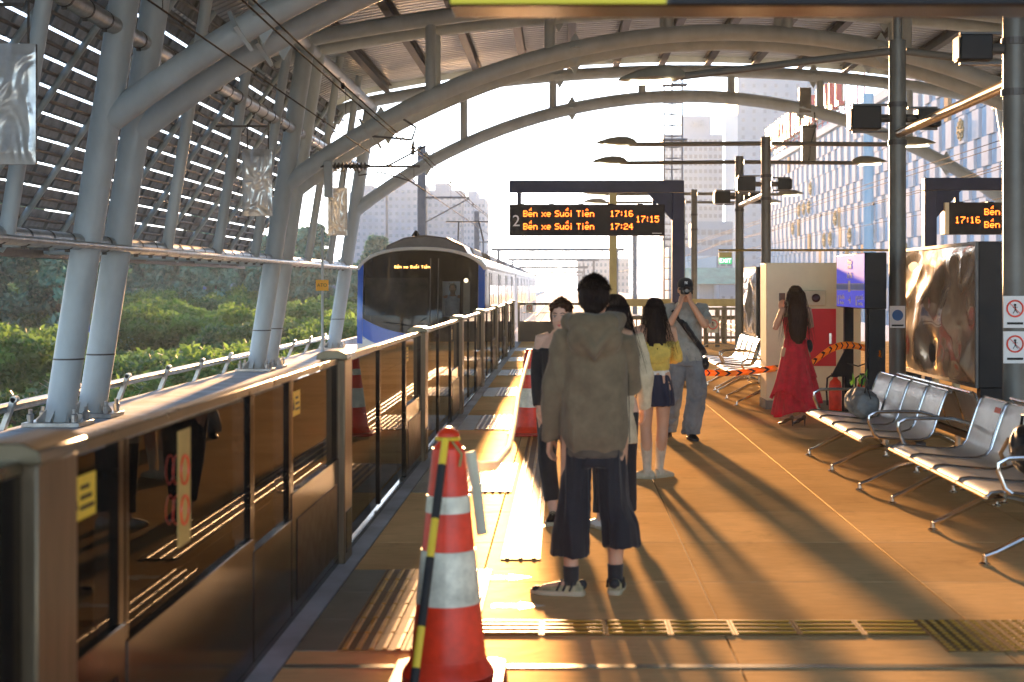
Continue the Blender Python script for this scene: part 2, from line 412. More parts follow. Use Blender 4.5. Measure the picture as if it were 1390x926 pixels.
# guide line across and dotted field
x = -.4
while x < 1.66: bars_tile(x, x+.3, 6.58, 6.88, 4, 'x'); x += .3
x = 1.70
while x < 4.0:
    bars_tile(x, x+.3, 6.58, 6.88, 6, dots=True); bars_tile(x, x+.3, 6.28, 6.58, 6, dots=True); x += .3
for i, (px, py) in enumerate(((-.44, 7.90), (-.36, 7.20), (-.30, 9.6))):
    z = .0014
    a = MB(); a.prism([(px,py-.035),(px+.14,py-.035),(px+.14,py-.085),(px+.27,py),(px+.14,py+.085),(px+.14,py+.035),(px,py+.035)], .0004, z, 'z')
    a.build('floor_arrow', mat('arrow_sticker', (.80,.72,.55), .3), plat)

# track beds, rails and sleepers
M_RAIL = mat('rail_steel', (.55,.5,.42), .22, .9, .1, 6)
M_RAILW = mat('rail_web', (.12,.08,.06), .7, .3)
M_SLEEP = mat('sleeper_concrete', (.48,.48,.47), .85, 0, .15, 4, bump=.003)
M_BED = mat('track_slab', (.34,.35,.35), .9, 0, .25, 1.2, bump=.006, bscale=12, world=True)
deck = MB().box(-8.05, 16.05, -20, 640, -2.3, -1.42).build('viaduct_deck', M_BED); tag(deck, kind='structure')
for cx in (-3.25, 11.25):
    tr = MB().box(cx-1.35, cx+1.35, -20, 640, -1.419, -1.34).build('railway_track', M_BED); tag(tr, kind='structure')
    for s in (-.7525, .7525):
        MB().prism([(cx+s-.07,-1.275),(cx+s+.07,-1.275),(cx+s+.02,-1.25),(cx+s+.012,-1.15),(cx+s-.012,-1.15),(cx+s-.02,-1.25)], -20, 640, 'y').build('rail_web', M_RAILW, tr)
        MB().prism([(cx+s-.036,-1.149),(cx+s+.036,-1.149),(cx+s+.036,-1.125),(cx+s+.028,-1.11),(cx+s-.028,-1.11),(cx+s-.036,-1.125)], -20, 640, 'y').build('rail', M_RAIL, tr)
    if cx < 0:
        sm = MB().prism([(-1.2,0),(1.2,0),(1.16,.062),(-1.16,.062)], -.13, .13, 'y')
        for s in (-.7525, .7525):
            for q in (-.13, .13): sm.box(s+q-.035, s+q+.035, -.05, .05, .06, .10)
        me = sm.mesh('sleeper', M_SLEEP)
        y = 2.0
        while y < 30: link('sleeper', me, tr, loc=(cx, y, -1.339)); y += .62
        st = MB()
        while y < 330: st.box(cx-1.2, cx+1.2, y-.13, y+.13, -1.339, -1.278); y += .62
        tag(st.build('sleepers', M_SLEEP, tr), kind='stuff')
# side ledge the columns stand on
LZ = -.44
for s, nm in ((1, 'left'), (-1, 'right')):
    def X(x): return x if s == 1 else 8 - x
    a = MB().box(min(X(-8.0), X(-5.35)), max(X(-8.0), X(-5.35)), -20, 50, -1.419, LZ)
    o = a.build('side_ledge', M_STONE); tag(o, kind='structure')
    MB().box(min(X(-5.42), X(-5.33)), max(X(-5.42), X(-5.33)), -20, 49.9, LZ, LZ+.05).build('kerb', M_STONE, o)
    a = MB().box(min(X(-8.04), X(-7.85)), max(X(-8.04), X(-7.85)), 50.2, 640, -1.419, -.35); o = a.build('parapet', M_STONE); tag(o, kind='structure')
# viaduct underside piers (seen only from aside)
for k, y in enumerate((0, 35, 70, 105, 140, 175)):
    a = MB().box(2.4, 5.6, y-1.2, y+1.2, GZ, -2.31); o = a.build('viaduct_pier', M_STONE, bevel=.2); tag(o, kind='structure')

# ================================================================== CANOPY
CX = 4.0
can = thing('station_canopy', 'arched steel station roof on leaning round columns over the platform, with slatted metal sides', 'station roof', (CX, 21, 0))
def zlow(x): return 7.75 - (17.3 - math.sqrt(17.3**2 - (x-CX)**2))
def zup(x): return 8.57 - (53.0 - math.sqrt(53.0**2 - (x-CX)**2))
def colx(z): return -7.43 + .155*(z - LZ)
def S(x, s): return x if s == 1 else 2*CX - x
def flange(mb, p, r):
    x, y, z = p
    for k in range(4):
        a = k*PI/4
        mb.add([(x-.015,y+math.cos(a)*r*0,z)]*0, [])
    for dz in (1, -1):
        mb.prism([(x-.16, z+dz*r*.7), (x, z+dz*r*2.0), (x+.16, z+dz*r*.7)], y-.012, y+.012, 'y')
    for dy in (1, -1):
        mb.prism([(x-.16, y+dy*r*.7), (x, y+dy*r*2.0), (x+.16, y+dy*r*.7)], z-.012, z+.012, 'z')
def frame(y, big=True, rr=.2):
    n = 36
    xa = -6.72
    pts = [(CX + (i/n*2-1)*(CX-xa), y, zlow(CX + (i/n*2-1)*(CX-xa))) for i in range(n+1)]
    MB().tube(pts, rr, 16).build('arch_rib', M_STEEL, can, smooth=True, world=True)
    xb = -8.15
    pts = [(CX + (i/n*2-1)*(CX-xb), y, zup(CX + (i/n*2-1)*(CX-xb)) - (max(0, abs(i/n*2-1)-.86)**1.5)*5) for i in range(n+1)]
    MB().tube(pts, rr*.95, 16).build('arch_rib', M_STEEL, can, smooth=True, world=True)
    for k in range(-2, 5):
        x = 2.56 + 2.88*k - 1.44*0
        if x > 13: continue
        MB().tube([(x, y, zlow(x)+rr*.5), (x, y, zup(x)-rr*.5)], rr*.62, 12).build('strut', M_STEEL, can, smooth=True, world=True)
    for s in (1, -1):
        zt = 7.62
        c = MB().tube([(S(colx(LZ+.05), s), y, LZ+.05), (S(colx(zt), s), y, zt)], .215, 20)
        co = c.build('column', M_STEEL, can, smooth=True, world=True)
        bx = S(colx(LZ), s)
        bp = MB().box(bx-.42, bx+.42, y-.34, y+.34, LZ+.002, LZ+.07)
        bp.build('base_plate', M_GALV, co, world=True, bevel=.008)
        bo = MB()
        for ax in (-.32, .32):
            for ay in (-.25, .25):
                bo.lathe([(.045,0),(.045,.05),(.052,.05),(.052,.11),(.03,.13),(.03,.19)], (bx+ax, y+ay, LZ+.07), 10)
        for a in range(8):
            t = a*PI/4; dx, dy = math.cos(t), math.sin(t)
            bo.add([(bx+dx*.2,y+dy*.2,LZ+.07),(bx+dx*.33,y+dy*.33,LZ+.07),(bx+dx*.33,y+dy*.33,LZ+.10),(bx+dx*.2+s*.03,y+dy*.2,LZ+.26)], [(0,1,2,3)])
        tag(bo.build('anchor_bolts', M_GALV, co, world=True), kind='stuff')
        MB().tube([(S(colx(.55), s), y, .53), (S(colx(.55), s), y, .555)], .221, 20).build('band', M_DARKSTEEL, co, world=True, smooth=True)
        for zw in (2.9, 3.5, 5.9): MB().tube([(S(colx(zw), s), y, zw-.008), (S(colx(zw+.016), s), y, zw+.008)], .2185, 20).build('weld_ring', M_STEEL, co, world=True, smooth=True)
    for k in range(10):
        x = -5.6 + k*2.13; dz = (zlow(x+.05)-zlow(x-.05))/.1; q = Vector((1,0,dz)).normalized()*.009; c = Vector((x, y, zlow(x)))
        MB().tube([c-q, c+q], rr*1.02, 16).build('weld_ring', M_STEEL, can, smooth=True, world=True)
    fl = MB()
    for x in (-4.4, .3, 7.7, 12.4): flange(fl, (x, y, zlow(x)), rr)
    for x in (-.1, 8.1): flange(fl, (x, y, zup(x)), rr)
    tag(fl.build('splice_plates', M_STEEL, can, world=True), kind='stuff')
frames = [6.4, 7.8, 20.95, 22.4, 34.4, 35.85, 46.0]
for y in frames: frame(y, rr=.2 if y < 40 else .205)
# collar flanges where the near branches meet the upper chord
for y in frames[:-1]:
    for s in (1, -1):
        x = S(-4.75, s); z = zlow(-4.75); t = Vector((s*.62, 0, .78))
        a = MB(); dirv = Vector((s*1, 0, (zlow(-4.6)-zlow(-4.9))/.3)).normalized()
        p = Vector((x, y, z)); a.tube([p-dirv*.03, p+dirv*.03], .34, 4).build('splice_collar', M_STEEL, can, world=True)
# tubes running along the platform through the columns
def longtube(x, z, r, mt=M_GALV, y0=-6, y1=46.6, name='side_tube', bands=True):
    o = MB().tube([(x, y0, z), (x, y1, z)], r, 16).build(name, mt, can, smooth=True, world=True)
    if bands:
        bb = MB(); y = 8
        while y < y1: bb.tube([(x, y, z), (x, y+.05, z)], r*1.06, 16); bb.box(x-.03, x+.03, y, y+.05, z-r*1.35, z-r*.9); y += .82
        tag(bb.build('pipe_clamps', M_DARKSTEEL, o, world=True), kind='stuff')
for s in (1, -1):
    longtube(S(-7.08, s), 2.26, .12)
    longtube(S(-6.78, s), 2.2, .05, bands=False)
    longtube(S(-6.55, s), 5.42, .13)
    longtube(S(-6.22, s), 7.45, .17, M_STEEL, bands=False)
    for y in [17.9-3.6*3, 14.3, 17.9, 25.15, 28.8, 32.3, 39.0, 42.6, 3.0]:
        MB().tube([(S(colx(2.26), s), y, 2.2), (S(-6.1, s), y, 7.9)], .105, 12).build('side_strut', M_STEEL, can, smooth=True, world=True)
# roof sheet with pressed ribs
def roofpt(x): return zup(x) + .62 - (max(0, abs(x-CX)-10.4)**2)*.14
prof = []
y = -8.0; y_end = 47.2
while y < y_end: prof += [(y, 0), (y+.20, 0), (y+.22, .08), (y+.30, .08)]; y += .32
nx = 30; X0, X1 = -8.5, 16.5
vs = []; fcs = []
for i in range(nx+1):
    x = X0 + (X1-X0)*i/nx
    for (yy, dz) in prof: vs.append((x, yy, roofpt(x)+dz))
k = len(prof)
for i in range(nx):
    for j in range(k-1): fcs.append((i*k+j, i*k+j+1, (i+1)*k+j+1, (i+1)*k+j))
rs = MB().add(vs, fcs).build('roof_sheet', M_SHEET, can, world=True, fix=False)
# purlins
for i in range(-6, 10):
    x = 4.0 + 1.5*i - .75
    if abs(x-CX) > 12: continue
    z = roofpt(x) - .02
    a = MB(); a.box(x-.11, x+.11, -8, 47, z-.032, z-.02); a.box(x-.11, x+.11, -8, 47, z-.30, z-.285); a.box(x-.01, x+.01, -8, 47, z-.284, z-.033)
    a.build('purlin', M_PURLIN, can, world=True)
fa = MB(); pts = [(X0+(X1-X0)*i/40, 47.05, roofpt(X0+(X1-X0)*i/40)-.06) for i in range(41)]
for a_, b_ in zip(pts[:-1], pts[1:]): fa.bar(a_, b_, .06, .24)
fa.build('fascia', M_STEEL, can, world=True)
# slatted sides: rows of perforated slats with bright gaps
A0 = Vector((-7.15, 0, 7.25)); B0 = Vector((-10.55, 0, 2.34)); dv = (B0-A0); LL = dv.length; dn = dv.normalized()
nrm = Vector((dn.z, 0, -dn.x))
rows = 13; pitch = LL/rows
def slat_mesh():
    a = MB(); w = pitch*.88; L = 1.06
    def P(u, v, h): q = dn*u + nrm*h; return (q.x, v, q.z)
    for u0, h0, u1, h1 in ((0,.0,.03,.05),(.03,.05,w-.03,-.0),(w-.03,0,w,-.05)):
        a.add([P(u0,-L/2,h0),P(u1,-L/2,h1),P(u1,L/2,h1),P(u0,L/2,h0)], [(0,1,2,3)])
    for v in (-L/2, L/2): a.add([P(0,v,0),P(.03,v,.05),P(w-.03,v,0),P(w,v,-.05),P(w-.03,v,-.05),P(.03,v,0)], [(0,1,2,3,4,5)])
    return a
sl_me = slat_mesh().mesh('louvre_slat', M_LOUV, fix=False)
cnt = 0; restslats = MB(); sm_ = slat_mesh()
ys = [11 + 1.1*i for i in range(-15, 33)]
for yy in ys:
    for r in range(rows):
        p = A0 + dn*(pitch*r + .02); base = p - Vector((CX, 21, 0))
        if 12 <= yy < 36.3 and cnt < 298:
            link('louvre_slat', sl_me, can, loc=(base.x, yy-21, base.z)); cnt += 1
        else:
            restslats.add([(v[0]+p.x, v[1]+yy, v[2]+p.z) for v in sm_.v], sm_.f)
tag(restslats.build('louvre_slats', M_LOUV, can, world=True, fix=False), kind='stuff')
o = MB()
for yy in ys:
    for r in range(rows):
        p = A0 + dn*(pitch*r + .02); o.add([(8-(v[0]+p.x), v[1]+yy, v[2]+p.z) for v in sm_.v], sm_.f)
tag(o.build('louvre_slats', M_LOUV, can, world=True, fix=False), kind='stuff')
for s in (1, -1):
    for r in range(rows):
        p = A0 + dn*(pitch*(r+.45)) - nrm*.06
        MB().tube([(S(p.x, s), -6, p.z), (S(p.x, s), 46.8, p.z)], .035, 8).build('louvre_rail', M_DARKSTEEL, can, smooth=True, world=True)
    y = 24.0-4.8*6
    while y < 47:
        a, b_ = A0 - nrm*.13, B0 - nrm*.13
        q = MB().tube([(S(a.x, s), y, a.z), (S(b_.x, s), y, b_.z)], .06, 10)
        q.build('louvre_rib', mat('rib_blue', (.34,.42,.45), .45), can, smooth=True, world=True)
        y += 2.4
    MB().box(min(S(-10.75,s), S(-10.5,s)), max(S(-10.75,s), S(-10.5,s)), -6, 47, 2.18, 2.34).build('louvre_sill', M_DARKSTEEL, can, world=True)
    # brackets from the sill to the columns
    for y in frames + [14.3, 28.8, 40.6]:
        MB().tube([(S(-10.55, s), y, 2.3), (S(-7.05, s), y, 2.26)], .05, 8).build('side_bracket', M_STEEL, can, smooth=True, world=True)
# guard rail on the outer edge of the ledge
for s, w in ((1, 'left'), (-1, 'right')):
    gr = thing('guard_rail', 'grey double guard rail with slanted posts along the outer edge beside the trees' if s == 1 else
               'grey double guard rail along the far right edge of the viaduct', 'guard rail', (S(-7.9, s), 25, LZ))
    for z in (-.13, -.42 - .1):
        a = MB(); xx = S(-7.95, s)
        a.prism([(xx-.05,z-.07),(xx+.02,z-.06),(xx+.05,z-.03),(xx+.02,z),(xx+.05,z+.03),(xx+.02,z+.06),(xx-.05,z+.07)], -6, 48, 'y')
        a.build('rail_beam', M_GALV, gr, world=True)
    y = 20.3 - 2.65*9
    while y < 48:
        MB().bar((S(-8.12, s), y, -.75), (S(-7.82, s), y, .02), .12, .07).build('post', M_GALV, gr, world=True)
        MB().tube([(S(-7.82,s), y-.06, .0), (S(-7.82,s), y+.06, .0)], .05, 10).build('cap', M_GALV, gr, world=True)
        y += 2.65
# ================================================================== PLATFORM SCREEN DOORS
POSTS = [3.57 + 4.83*k for k in range(-1, 8)]
def psd(side):
    s = 1 if side == 'left' else -1
    t = thing('platform_screen', 'waist-high glass and bronze screen doors along the left platform edge, leading to the train' if s == 1 else
              'waist-high glass screen doors along the far right platform edge', 'screen doors', (S(-1.3, s), 20, 0))
    ps = POSTS if s == 1 else POSTS[4:]
    xf, xb = -1.265, -1.41
    def bx(m, x0, x1, *a): m.box(min(S(x0,s), S(x1,s)), max(S(x0,s), S(x1,s)), *a); return m
    for i, y in enumerate(ps):
        o = bx(MB(), xb, xf, y-.14, y+.14, .003, 1.19).build('post', M_BRONZE, t, world=True, bevel=.006)
        c = MB(); c.prism([(S(xb-.02,s),1.191),(S(xf+.02,s),1.191),(S(xf+.012,s),1.225),(S(xf-.03,s),1.243),(S(xb+.03,s),1.243),(S(xb-.012,s),1.225)], y-.17, y+.17, 'y')
        c.build('post_cap', M_CAP, o, world=True, bevel=.004)
        bx(MB(), xf, xf+.004, y-.10, y+.10, .06, .30).build('access_plate', M_BRONZED, o, world=True)
        if i == len(ps)-1: break
        y0, y1 = y+.141, y+4.83-.141
        # lower kick rail and upper rail
        bx(MB(), -1.358, -1.302, y0, y1, 1.165, 1.20).build('top_rail', M_CAP, t, world=True, bevel=.004)
        bx(MB(), xb+.03, xf-.035, y0, y1, .004, .035).build('bottom_rail', M_BRONZED, t, world=True)
        near = (i <= 1 and s == 1)
        # segments: half-height casing, two leaves, casing
        segs = [(y0, y0+.52, 'case'), (y0+.54, y0+2.26, 'leaf'), (y0+2.28, y0+3.1, 'leaf2'), (y0+3.12, y1, 'case')] if near else \
               [(y0, y0+1.62, 'full'), (y0+1.64, y0+3.26, 'full'), (y0+3.28, y1, 'case')]
        for a, b_, kind in segs:
            zb = {'case': .62, 'leaf': .56, 'leaf2': .50, 'full': .06}[kind]
            g = bx(MB(), -1.332, -1.320, a+.03, b_-.03, zb, 1.155)
            go = g.build('glass_panel', M_GLASS, t, world=True)
            if kind != 'full':
                bx(MB(), -1.36, -1.30, a, b_, .037, zb-.002).build('lower_panel', M_BRONZED, t, world=True, bevel=.003)
                if kind == 'case': bx(MB(), -1.299, -1.296, a+.12, b_-.08, .08, zb-.14).build('service_cover', M_BLACK, t, world=True)
            fr = 'frame_bar'
            wbar = .05 if kind == 'case' else .022
            for q in (a, b_-wbar): bx(MB(), -1.345, -1.305, q, q+wbar, zb, 1.163).build(fr, M_BRONZED, t, world=True)
            if kind == 'case':
                st = bx(MB(), -1.319, -1.317, a+.08, a+.30, .98, 1.10).build('warning_sticker', M_YEL, t, world=True)
                if s == 1 and i < 4:
                    for q in range(3): bx(MB(), -1.3165, -1.3155, a+.17, a+.285-.02*q, 1.005+.028*q, 1.017+.028*q).build('print_line', M_BLACK, st, world=True)
                    MB().prism([(a+.10, 1.01), (a+.155, 1.01), (a+.1275, 1.07)], -1.3165, -1.3155, 'x').build('warning_triangle', M_BLACK, st, world=True)
            if kind in ('leaf',):
                st = bx(MB(), -1.319, -1.317, a+.62, a+.78, .72, 1.12).build('door_notice', mat('notice_ochre', (.50,.34,.10), .5), t, world=True)
                for zz in (.84, .98):
                    pts = [(S(-1.3165,s), a+.70+.05*math.cos(q*PI/8), zz+.05*math.sin(q*PI/8)) for q in range(16)]
                    MB().tube(pts, .005, 5, closed=True).build('prohibition_ring', M_RED, st, world=True)
    return t
psdL = psd('left'); psdR = psd('right')

def ring_sign(parent, c, r, axis='y', mt=None, ny=-1):
    """no-entry pictogram: red ring, slash, little figure; faces -y"""
    x, y, z = c
    pts = [(x+r*math.cos(q*PI/10), y, z+r*math.sin(q*PI/10)) for q in range(20)]
    MB().tube(pts, r*.11, 6, closed=True).build('red_ring', M_RED, parent, world=True)
    f = MB(); f.ball((x, y, z+r*.45), r*.17, r*.05, r*.17, 8); f.bar((x, y, z+r*.3), (x+r*.05, y, z-r*.2), r*.2, r*.05)
    f.bar((x, y, z-r*.15), (x-r*.25, y, z-r*.6), r*.12, r*.05); f.bar((x, y, z-r*.15), (x+r*.3, y, z-r*.55), r*.12, r*.05); f.bar((x-r*.3, y, z+r*.1), (x+r*.3, y, z+r*.15), r*.1, r*.05)
    f.build('pictogram', M_BLACK, parent, world=True)
    MB().bar((x-r*.7, y-.002, z+r*.7), (x+r*.7, y-.002, z-r*.7), r*.16, r*.05).build('slash', M_RED, parent, world=True)

# screen across the end of the platform
t = thing('end_screen', 'dark framed glass screen closing the platform end beside the train, with small notice', 'barrier', (-.2, 41.0, 0))
MB().box(-1.24, 1.2, 40.97, 41.03, .005, .60).build('lower_panel', mat('end_panel', (.055,.04,.03), .4), t, world=True, bevel=.004)
MB().box(-1.20, 1.16, 40.99, 41.01, .605, 1.06).build('glass_panel', M_GLASS, t, world=True)
MB().box(-1.24, 1.2, 40.97, 41.03, 1.061, 1.13).build('top_rail', M_BRONZED, t, world=True, bevel=.004)
for x in (-1.27, 1.2): MB().box(x-.025, x+.035, 40.95, 41.05, .004, 1.15).build('post', M_CAP, t, world=True)
MB().box(-1.19, 1.15, 40.96, 40.985, .83, .85).build('handrail', M_CAP, t, world=True)
n_ = MB().box(-1.06, -.86, 40.93, 40.95, .86, 1.10).build('notice', M_REFL, t, world=True); ring_sign(n_, (-.96, 40.925, .99), .07)

# glazed end wall to the right, yellow-beige frame, with pickets below
t = thing('end_railing', 'yellow-beige steel railing with tall post and glazing closing the platform end behind the people', 'railing', (3.2, 40.2, 0))
MB().box(1.31, 1.52, 40.0, 40.2, 0.004, 4.3).build('post', M_YELRAIL, t, world=True, bevel=.01)
MB().box(1.53, 5.0, 40.04, 40.16, 1.04, 1.25).build('top_rail', M_YELRAIL, t, world=True, bevel=.01)
MB().box(1.53, 5.0, 40.06, 40.14, .66, .78).build('mid_rail', M_CAP, t, world=True, bevel=.006)
MB().box(1.53, 5.0, 40.06, 40.14, .12, .2).build('bottom_rail', M_CAP, t, world=True, bevel=.006)
for x in (4.98, ): MB().box(x, x+.12, 40.0, 40.2, .004, 2.4).build('post', M_YELRAIL, t, world=True)
x = 1.66
while x < 4.95:
    MB().box(x-.018, x+.018, 40.08, 40.12, .2, .66).build('picket', M_CAP, t, world=True); x += .14
for x in (2.3, 3.1, 3.8, 4.55): MB().box(x-.06, x+.06, 40.03, 40.17, .004, 1.04).build('post', M_CAP, t, world=True)
MB().box(1.54, 4.96, 40.09, 40.1, .79, 1.035).build('glass_panel', M_GLASS, t, world=True)
t = thing('gate', 'bronze picket gate with a round no-entry notice behind the photographer and the far benches', 'gate', (4.1, 37.6, 0))
for x in (3.78, 4.08, 4.9): MB().box(x-.06, x+.06, 37.5, 37.6, .004, .98).build('post', M_BRONZE, t, world=True)
MB().box(3.72, 5.0, 37.5, 37.6, .981, 1.05).build('top_rail', M_BRONZE, t, world=True)
for x in (4.2, 4.32, 4.44, 4.56, 4.68, 4.8): MB().box(x-.014, x+.014, 37.53, 37.57, .12, .98).build('picket', M_BRONZE, t, world=True)
n_ = MB().box(3.80, 4.10, 37.46, 37.49, .38, .78).build('notice', M_REFL, t, world=True); ring_sign(n_, (3.95, 37.45, .60), .12)

# ================================================================== LED displays on posts
G = {'B':'11110 10001 10001 11110 10001 10001 11110','S':'01111 10000 10000 01110 00001 00001 11110','T':'11111 00100 00100 00100 00100 00100 00100',
 'e':'00000 00000 01110 10001 11111 10000 01110','n':'00000 00000 11110 10001 10001 10001 10001','x':'00000 00000 10001 01010 00100 01010 10001',
 'u':'00000 00000 10001 10001 10001 10011 01101','o':'00000 00000 01110 10001 10001 10001 01110','i':'00100 00000 00100 00100 00100 00100 00100',
 'h':'10000 10000 11110 10001 10001 10001 10001','1':'00100 01100 00100 00100 00100 00100 01110','7':'11111 00001 00010 00100 01000 01000 01000',
 '6':'01110 10000 10000 11110 10001 10001 01110','2':'01110 10001 00001 00110 01000 10000 11111','4':'00010 00110 01010 10010 11111 00010 00010',
 '5':'11111 10000 11110 00001 00001 10001 01110',':':'00000 00100 00100 00000 00100 00100 00000',' ':'00000 '*7,'a':'00000 00000 01110 00001 01111 10001 01111','0':'01110 10001 10001 10001 10001 10001 01110'}
DIA = {'ế': ('e', [(2,9),(3,10),(1,8),(3,8)]), 'ố': ('o', [(2,9),(3,10),(1,8),(3,8)]), 'ê': ('e', [(2,9),(1,8),(3,8)]), 'à': ('a', [(1,9),(2,8)])}
def dots(text):
    out = []; x = 0
    for ch in text:
        base, extra = DIA.get(ch, (ch, []))
        rows = G[base].split()
        wide = 3 if base in 'i: ' else 5
        off = -1 if wide == 3 else 0
        for r, row in enumerate(rows):
            for c, b_ in enumerate(row):
                if b_ == '1': out.append((x+c+off, 6-r))
        for (ex, ey) in extra: out.append((x+ex, ey-1))
        x += wide + 1
    return out, x
def led_text(text, x0, z0, y, p, parent, width=None, mt=M_LEDO):
    ds, w = dots(text); a = MB()
    px = p if width is None else width / w
    for (cx, cz) in ds:
        x, z = x0 + cx*px, z0 + cz*p; ww, hh = px*.44, p*.44
        a.add([(x-ww,y,z-hh),(x+ww,y,z-hh),(x+ww,y,z+hh),(x-ww,y,z+hh)], [(0,1,2,3)])
    return a.build('led_text', mt, parent, world=True, fix=False)
def display(name, label, xpost, xe, x0, x1, y, yf, lines, clock, plat_no):
    t = thing(name, label, 'display board', (xpost, y, 0))
    sg = 1 if xe < xpost else -1
    MB().box(xpost-.10, xpost+.10, y-.10, y+.10, .003, 3.18).build('post', M_NAVY, t, world=True, bevel=.008)
    bm_ = MB().box(min(xe, xpost+sg*.10), max(xe, xpost+sg*.10), y-.101, y+.101, 3.19, 3.39).build('beam', M_NAVY, t, world=True, bevel=.008)
    a = xpost - sg*.09
    MB().prism([(a, 3.185), (a - sg*.42, 3.185), (a, 2.72)], y-.06, y+.06, 'y').build('gusset', M_NAVY, t, world=True)
    for x in (x0+.16, x1-.16): MB().box(x-.035, x+.035, y-.03, y+.03, 2.985, 3.185).build('hanger', M_NAVY, t, world=True)
    bo = MB().box(x0, x1, y-.14, y+.14, 2.462, 2.984).build('housing', mat('display_black', (.02,.013,.011), .35, 0, .1, 3, spec=.12), t, world=True, bevel=.006)
    for x in [x0+.5*k+.2 for k in range(int((x1-x0)/.5))]: MB().box(x-.05, x+.05, y-.08, y+.08, 2.985, 3.0).build('clip', M_BLACK, bo, world=True)
    return t, bo
YD = 24.0
t, bo = display('departure_display', 'departure display reading Bến xe Suối Tiên, hung from the left navy frame', 1.94, -.90, -.895, 1.71, YD, 0, None, None, '2')
p = .0148
for zz, tm in ((2.785, '17:16'), (2.570, '17:24')):
    led_text('Bến xe Suối Tiên', -.655, zz, YD-.146, p, t, width=1.20); led_text(tm, .80, zz, YD-.146, p, t, width=.40)
led_text('17:15', 1.235, 2.69, YD-.146, p*1.05, t, width=.40)
def text_obj(s, loc, size, mt, parent=None, rot=(R(90),0,0), ext=.002, name='lettering', align='CENTER', sx=1.0, off=0.0, world=True):
    c = bpy.data.curves.new(name, 'FONT'); c.body = s; c.size = size; c.extrude = ext; c.align_x = align; c.align_y = 'CENTER'; c.offset = off
    c.materials.append(mt); c.resolution_u = 3
    tmp = bpy.data.objects.new('tmp', c); COL.objects.link(tmp); tmp.scale = (1, 1, 1)
    dg = bpy.context.evaluated_depsgraph_get(); dg.update(); me = bpy.data.meshes.new_from_object(tmp.evaluated_get(dg))
    bpy.data.objects.remove(tmp); bpy.data.curves.remove(c)
    me.materials.clear(); me.materials.append(mt); me.name = name
    o = link(name, me, parent, world, loc, rot); o.scale = (sx, 1, 1); return o
text_obj('2', (-.78, YD-.146, 2.70), .27, M_GREYT, t, name='platform_number')
MB().box(1.50, 1.66, YD-.143, YD-.141, 2.495, 2.505).build('maker_mark', M_GREYT, t, world=True)
YE = 23.4
t, bo = display('departure_display', 'departure display reading Bến Thành beside 17:16, cut by the right hand column', 6.03, 8.9, 6.32, 8.75, YE, 0, None, None, '1')
MB().box(6.25, 6.318, YE-.14, YE+.14, 2.464, 2.982).build('side_cap', M_CREAM, t, world=True)
led_text('17:16', 6.42, 2.65, YE-.146, .0155, t, width=.43)
for zz, tm in ((2.785, '17:20'), (2.575, '17:25')): led_text('Bến Thành', 6.90, zz, YE-.146, p, t, width=.78); led_text(tm, 7.9, zz, YE-.146, p, t, width=.40)
text_obj('1', (8.6, YE-.146, 2.70), .27, M_GREYT, t, name='platform_number')

# ================================================================== lamp poles
def lamp_head(cx, cy, cz, s, parent, tilt=.05):
    L = .62
    a = MB()
    secs = [(-.06,.05,.05),(.0,.08,.11),(.12,.13,.15),(.3,.17,.15),(.5,.15,.11),(.66,.09,.05),(.74,.03,.012)]
    vs = []; n = 14
    for (d, w, h) in secs:
        for j in range(n):
            q = 2*PI*j/n; vs.append((cx - s*d, cy + w*math.cos(q), cz + (h*math.sin(q) if math.sin(q) > 0 else h*.35*math.sin(q)) + tilt*d))
    k = len(secs); fs = [(i*n+j, i*n+(j+1)%n, (i+1)*n+(j+1)%n, (i+1)*n+j) for i in range(k-1) for j in range(n)]
    fs += [tuple(range(n)), tuple((k-1)*n+j for j in range(n))]
    h = a.add(vs, fs).build('lamp_head', mat('lamp_head_grey', (.30,.28,.22), .35, .2), parent, world=True, smooth=True)
    g_ = MB(); g_.add([(cx-s*.10,cy-.12,cz-.062+tilt*.22),(cx-s*.60,cy-.09,cz-.055+tilt*.60),(cx-s*.60,cy+.09,cz-.055+tilt*.60),(cx-s*.10,cy+.12,cz-.062+tilt*.22)], [(0,1,2,3)])
    g_.build('lens', M_LAMPL, h, world=True)
def speaker(x, y, z, s, parent, sc=1.0):
    a = MB().box(x, x+s*.30*sc, y-.12*sc, y+.12*sc, z-.12*sc, z+.12*sc) if s > 0 else MB().box(x+s*.30*sc, x, y-.12*sc, y+.12*sc, z-.12*sc, z+.12*sc)
    o = a.build('loudspeaker', M_BLACK, parent, world=True, bevel=.012)
    MB().box(min(x+s*.305*sc, x+s*.315*sc), max(x+s*.305*sc, x+s*.315*sc), y-.10*sc, y+.10*sc, z-.10*sc, z+.10*sc).build('grille', M_POLE, o, world=True)
    for dz in (-.14, .14): MB().box(min(x-s*.1, x+s*.28*sc), max(x-s*.1, x+s*.28*sc), y-.03, y+.03, z+dz*sc-.012, z+dz*sc+.012).build('bracket', M_DARKSTEEL, o, world=True)
    MB().tube([(x-s*.12, y, z), (x, y, z)], .05, 10).build('swivel', M_DARKSTEEL, o, world=True)
LP = [(12.6, 'closest to the camera at the right edge of the picture'), (17.0, 'in front of the large wrapped poster case, second nearest'), (28.0, 'rising behind the cream wall block'),
      (32.2, 'left of the cream block, beside the exit sign'), (43.3, 'far beyond the platform end railing, nearer of two'), (47.6, 'far beyond the platform end, furthest lamp pole')]
